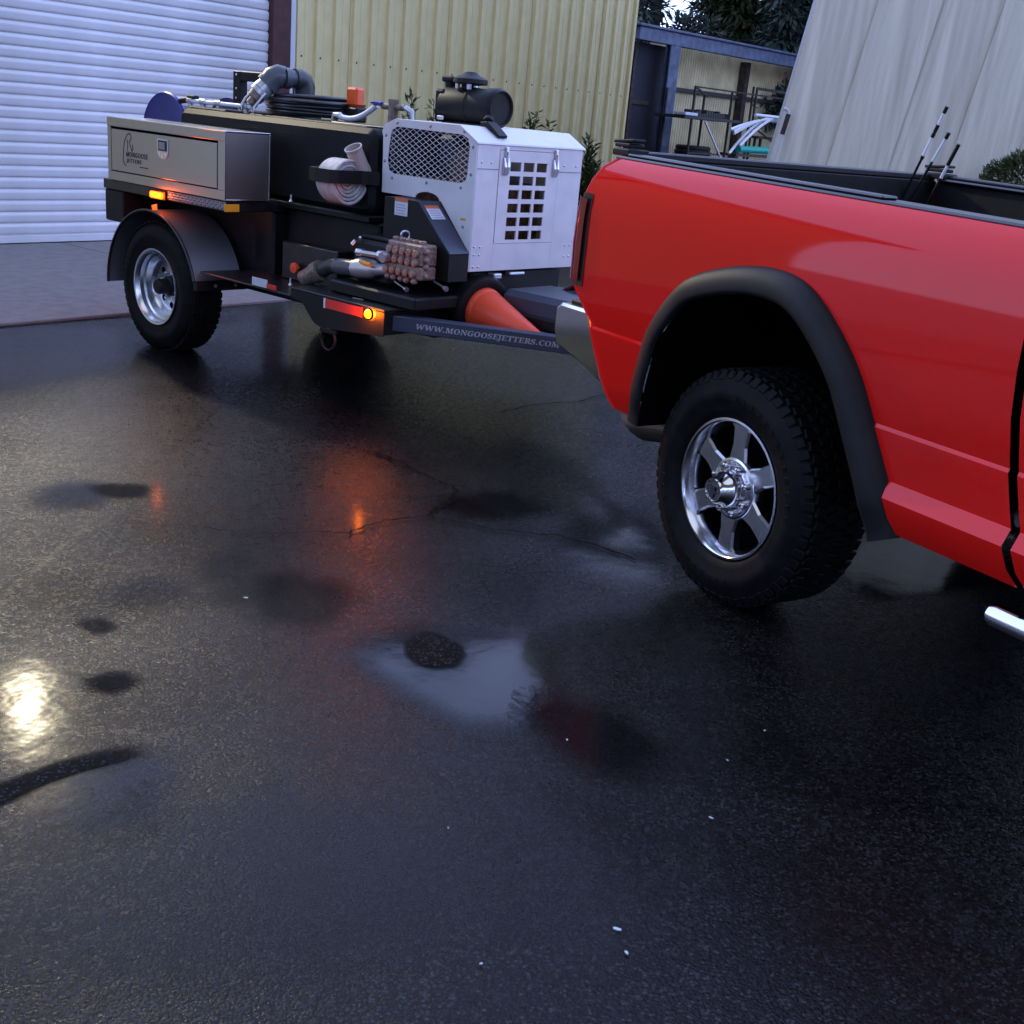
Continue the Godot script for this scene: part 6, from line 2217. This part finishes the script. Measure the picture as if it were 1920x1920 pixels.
# ---------------------------------------------------------------- loose things
func small_things() -> void:
	var J := Transform3D(Basis(Vector3.UP, deg_to_rad(-40.45)), Vector3(-2.277, 0, -7.112))
	# traffic cone wedged between the drawbars
	var c := thing("traffic_cone", "orange traffic cone with black base lying on the trailer's drawbar", "traffic cone", J * Vector3(2.20, 0.0, -0.44), -40.45)
	var ax := (Vector3(2.64, 0.512, -0.50) - Vector3(2.15, 0.575, -0.57)).normalized()
	var sx := ax.cross(Vector3.UP).normalized()
	var fr := Basis(sx, ax, sx.cross(ax))
	var at := Vector3(2.15, 0.585, -0.57) - Vector3(2.20, 0.0, -0.44)
	var b := mb()
	b.xf = Transform3D(fr, at)
	b.lathe([Vector2(0.118, 0.0), Vector2(0.120, 0.04), Vector2(0.113, 0.075), Vector2(0.110, 0.078), Vector2(0.107, 0.10), Vector2(0.028, 0.49), Vector2(0.022, 0.50), Vector2(0.0, 0.50)], 32)
	put("cone_body", b, M.orange, c)
	b = mb()
	b.xf = Transform3D(fr, at)
	b.lathe([Vector2(0.10, -0.03), Vector2(0.155, -0.035), Vector2(0.172, -0.02), Vector2(0.176, 0.02), Vector2(0.168, 0.045), Vector2(0.150, 0.052), Vector2(0.122, 0.046), Vector2(0.117, 0.02)], 32)
	put("cone_base", b, M.blackplastic, c)
	# flat hose rolled up behind the strap; the coils face the front of the trailer
	var r := thing("flat_hose_roll", "roll of whitish lay-flat hose strapped to the side of the black tank", "hose", J * Vector3(1.352, 0.0, -0.29), -40.45)
	var side := Basis(Vector3(0, 0, -1), Vector3(0, 1, 0), Vector3(1, 0, 0))
	var cy := 1.140
	for k in 6:
		b = mb()
		b.xf = Transform3D(side, Vector3.ZERO)
		var rx := 0.127 - k * 0.0185
		var ry := 0.117 - k * 0.0165
		var xf := 0.070 - 0.006 * (k % 2) - 0.004 * k
		var outer := []
		var inner := []
		for i in 48:
			var a := TAU * i / 48
			var c0 := Vector2(0, cy + 0.003 * k)
			var q := c0 + Vector2(cos(a) * rx * (1.0 - 0.10 * maxf(0.0, -sin(a))), sin(a) * ry)
			outer.append(q)
			inner.append(c0 + (q - c0) * (1.0 - 0.0155 / rx))
		for i in 48:
			var j := (i + 1) % 48
			var mi: Vector2 = (outer[i] + inner[i]) * 0.5
			var mj: Vector2 = (outer[j] + inner[j]) * 0.5
			var o0 := Vector3(outer[i].x, outer[i].y - cy, 0).normalized()
			var o1 := Vector3(outer[j].x, outer[j].y - cy, 0).normalized()
			b.face([Vector3(outer[i].x, outer[i].y, xf - 0.004), Vector3(outer[j].x, outer[j].y, xf - 0.004), Vector3(mj.x, mj.y, xf), Vector3(mi.x, mi.y, xf)], Vector3(0, 0, 1))
			b.face([Vector3(mi.x, mi.y, xf), Vector3(mj.x, mj.y, xf), Vector3(inner[j].x, inner[j].y, xf - 0.006), Vector3(inner[i].x, inner[i].y, xf - 0.006)], Vector3(0, 0, 1))
			b.squad(Vector3(outer[i].x, outer[i].y, -0.066), Vector3(outer[j].x, outer[j].y, -0.066), Vector3(outer[j].x, outer[j].y, xf - 0.004), Vector3(outer[i].x, outer[i].y, xf - 0.004), o0, o1, o1, o0)
			b.squad(Vector3(inner[i].x, inner[i].y, -0.066), Vector3(inner[j].x, inner[j].y, -0.066), Vector3(inner[j].x, inner[j].y, xf - 0.006), Vector3(inner[i].x, inner[i].y, xf - 0.006), -o0, -o1, -o1, -o0)
		put("hose_layer", b, M.layflat, r)
	b = mb()
	b.xf = Transform3D(side, Vector3.ZERO)
	b.prism(PackedVector2Array([Vector2(-0.012, 1.108), Vector2(0.002, 1.104), Vector2(0.030, 1.165), Vector2(0.018, 1.172)]), -0.05, 0.04, 0.002)
	put("hose_end", b, M.brass, r)
	b = mb()
	var d := (Vector3(0.0, 1.325, -0.022) - Vector3(0.0, 1.20, -0.095)).normalized()
	var s2 := d.cross(Vector3(1, 0, 0)).normalized()
	b.xf = Transform3D(Basis(s2, d, s2.cross(d)), Vector3(0.045, 1.185, -0.105))
	b.lathe([Vector2(0.056, 0.0), Vector2(0.054, 0.035), Vector2(0.046, 0.05), Vector2(0.044, 0.14), Vector2(0.049, 0.145), Vector2(0.049, 0.154), Vector2(0.042, 0.154), Vector2(0.040, 0.07), Vector2(0.0, 0.06)], 28)
	put("hose_coupling", b, M.clearpvc, r)
	# black hose coiled on the tank
	var h := thing("hose_coil", "black hose coiled in stacked loops on top of the tank", "hose", J * Vector3(0.42, 1.43, -0.85), -40.45)
	for k in 7:
		b = mb()
		for l in 2:
			b.ring(Vector3(0.006 * (k % 3), 0.014 + 0.0165 * k + 0.005 * l, 0.004 * (k % 2)), 0.285 - 0.020 * l - (0.03 if k == 6 else 0.0), 0.0098, Vector3(0.02 * (k % 3 - 1), 1, 0.02 * (k % 2)), 48)
		put("loop", b, M.blackgloss, h)
	# telescopic poles that stick up out of the truck bed
	var T := Transform3D(Basis(Vector3.UP, deg_to_rad(-58.3)), Vector3(0.726, 0, -3.837))
	var poles := [
		["tallest banded pole, black and silver, sticking up from the truck bed's far corner", Vector3(-0.935, 1.522, -1.70), Vector3(-0.849, 1.746, -1.70), [0.0, 0.06, 0.42, 0.50, 0.52, 0.66, 0.88, 1.0], "bsbBbsb"],
		["middle silver pole with black tip in the truck bed, left of the blackest one", Vector3(-0.872, 1.515, -1.70), Vector3(-0.811, 1.640, -1.70), [0.0, 0.80, 1.0], "sb"],
		["shortest pole, mostly black with silver foot, nearest the bush", Vector3(-0.812, 1.440, -1.70), Vector3(-0.747, 1.596, -1.70), [0.0, 0.06, 0.42, 1.0], "bsb"]]
	for i in poles.size():
		var q: Array = poles[i]
		var p := thing("banded_pole" if i == 0 else "banded_pole_%03d" % i, q[0], "pole", T * Vector3(q[1].x, 0.87, q[1].z), -58.3, "banded poles in the truck bed")
		var off := Vector3(q[1].x, 0.87, q[1].z)
		var a: Vector3 = q[1] - off
		var e: Vector3 = q[2] - off
		b = mb()
		b.tube([a + (a - e) * ((a.y) / (e.y - a.y)), a], 0.006, 8)
		put("shaft", b, M.black, p)
		for k in q[3].size() - 1:
			b = mb()
			b.tube([a.lerp(e, q[3][k]), a.lerp(e, q[3][k + 1])], 0.0085 if q[4][k] == "b" else 0.0065, 8)
			put("silver_band" if q[4][k] == "s" else "black_band", b, M.pvc if q[4][k] == "s" else M.black, p)
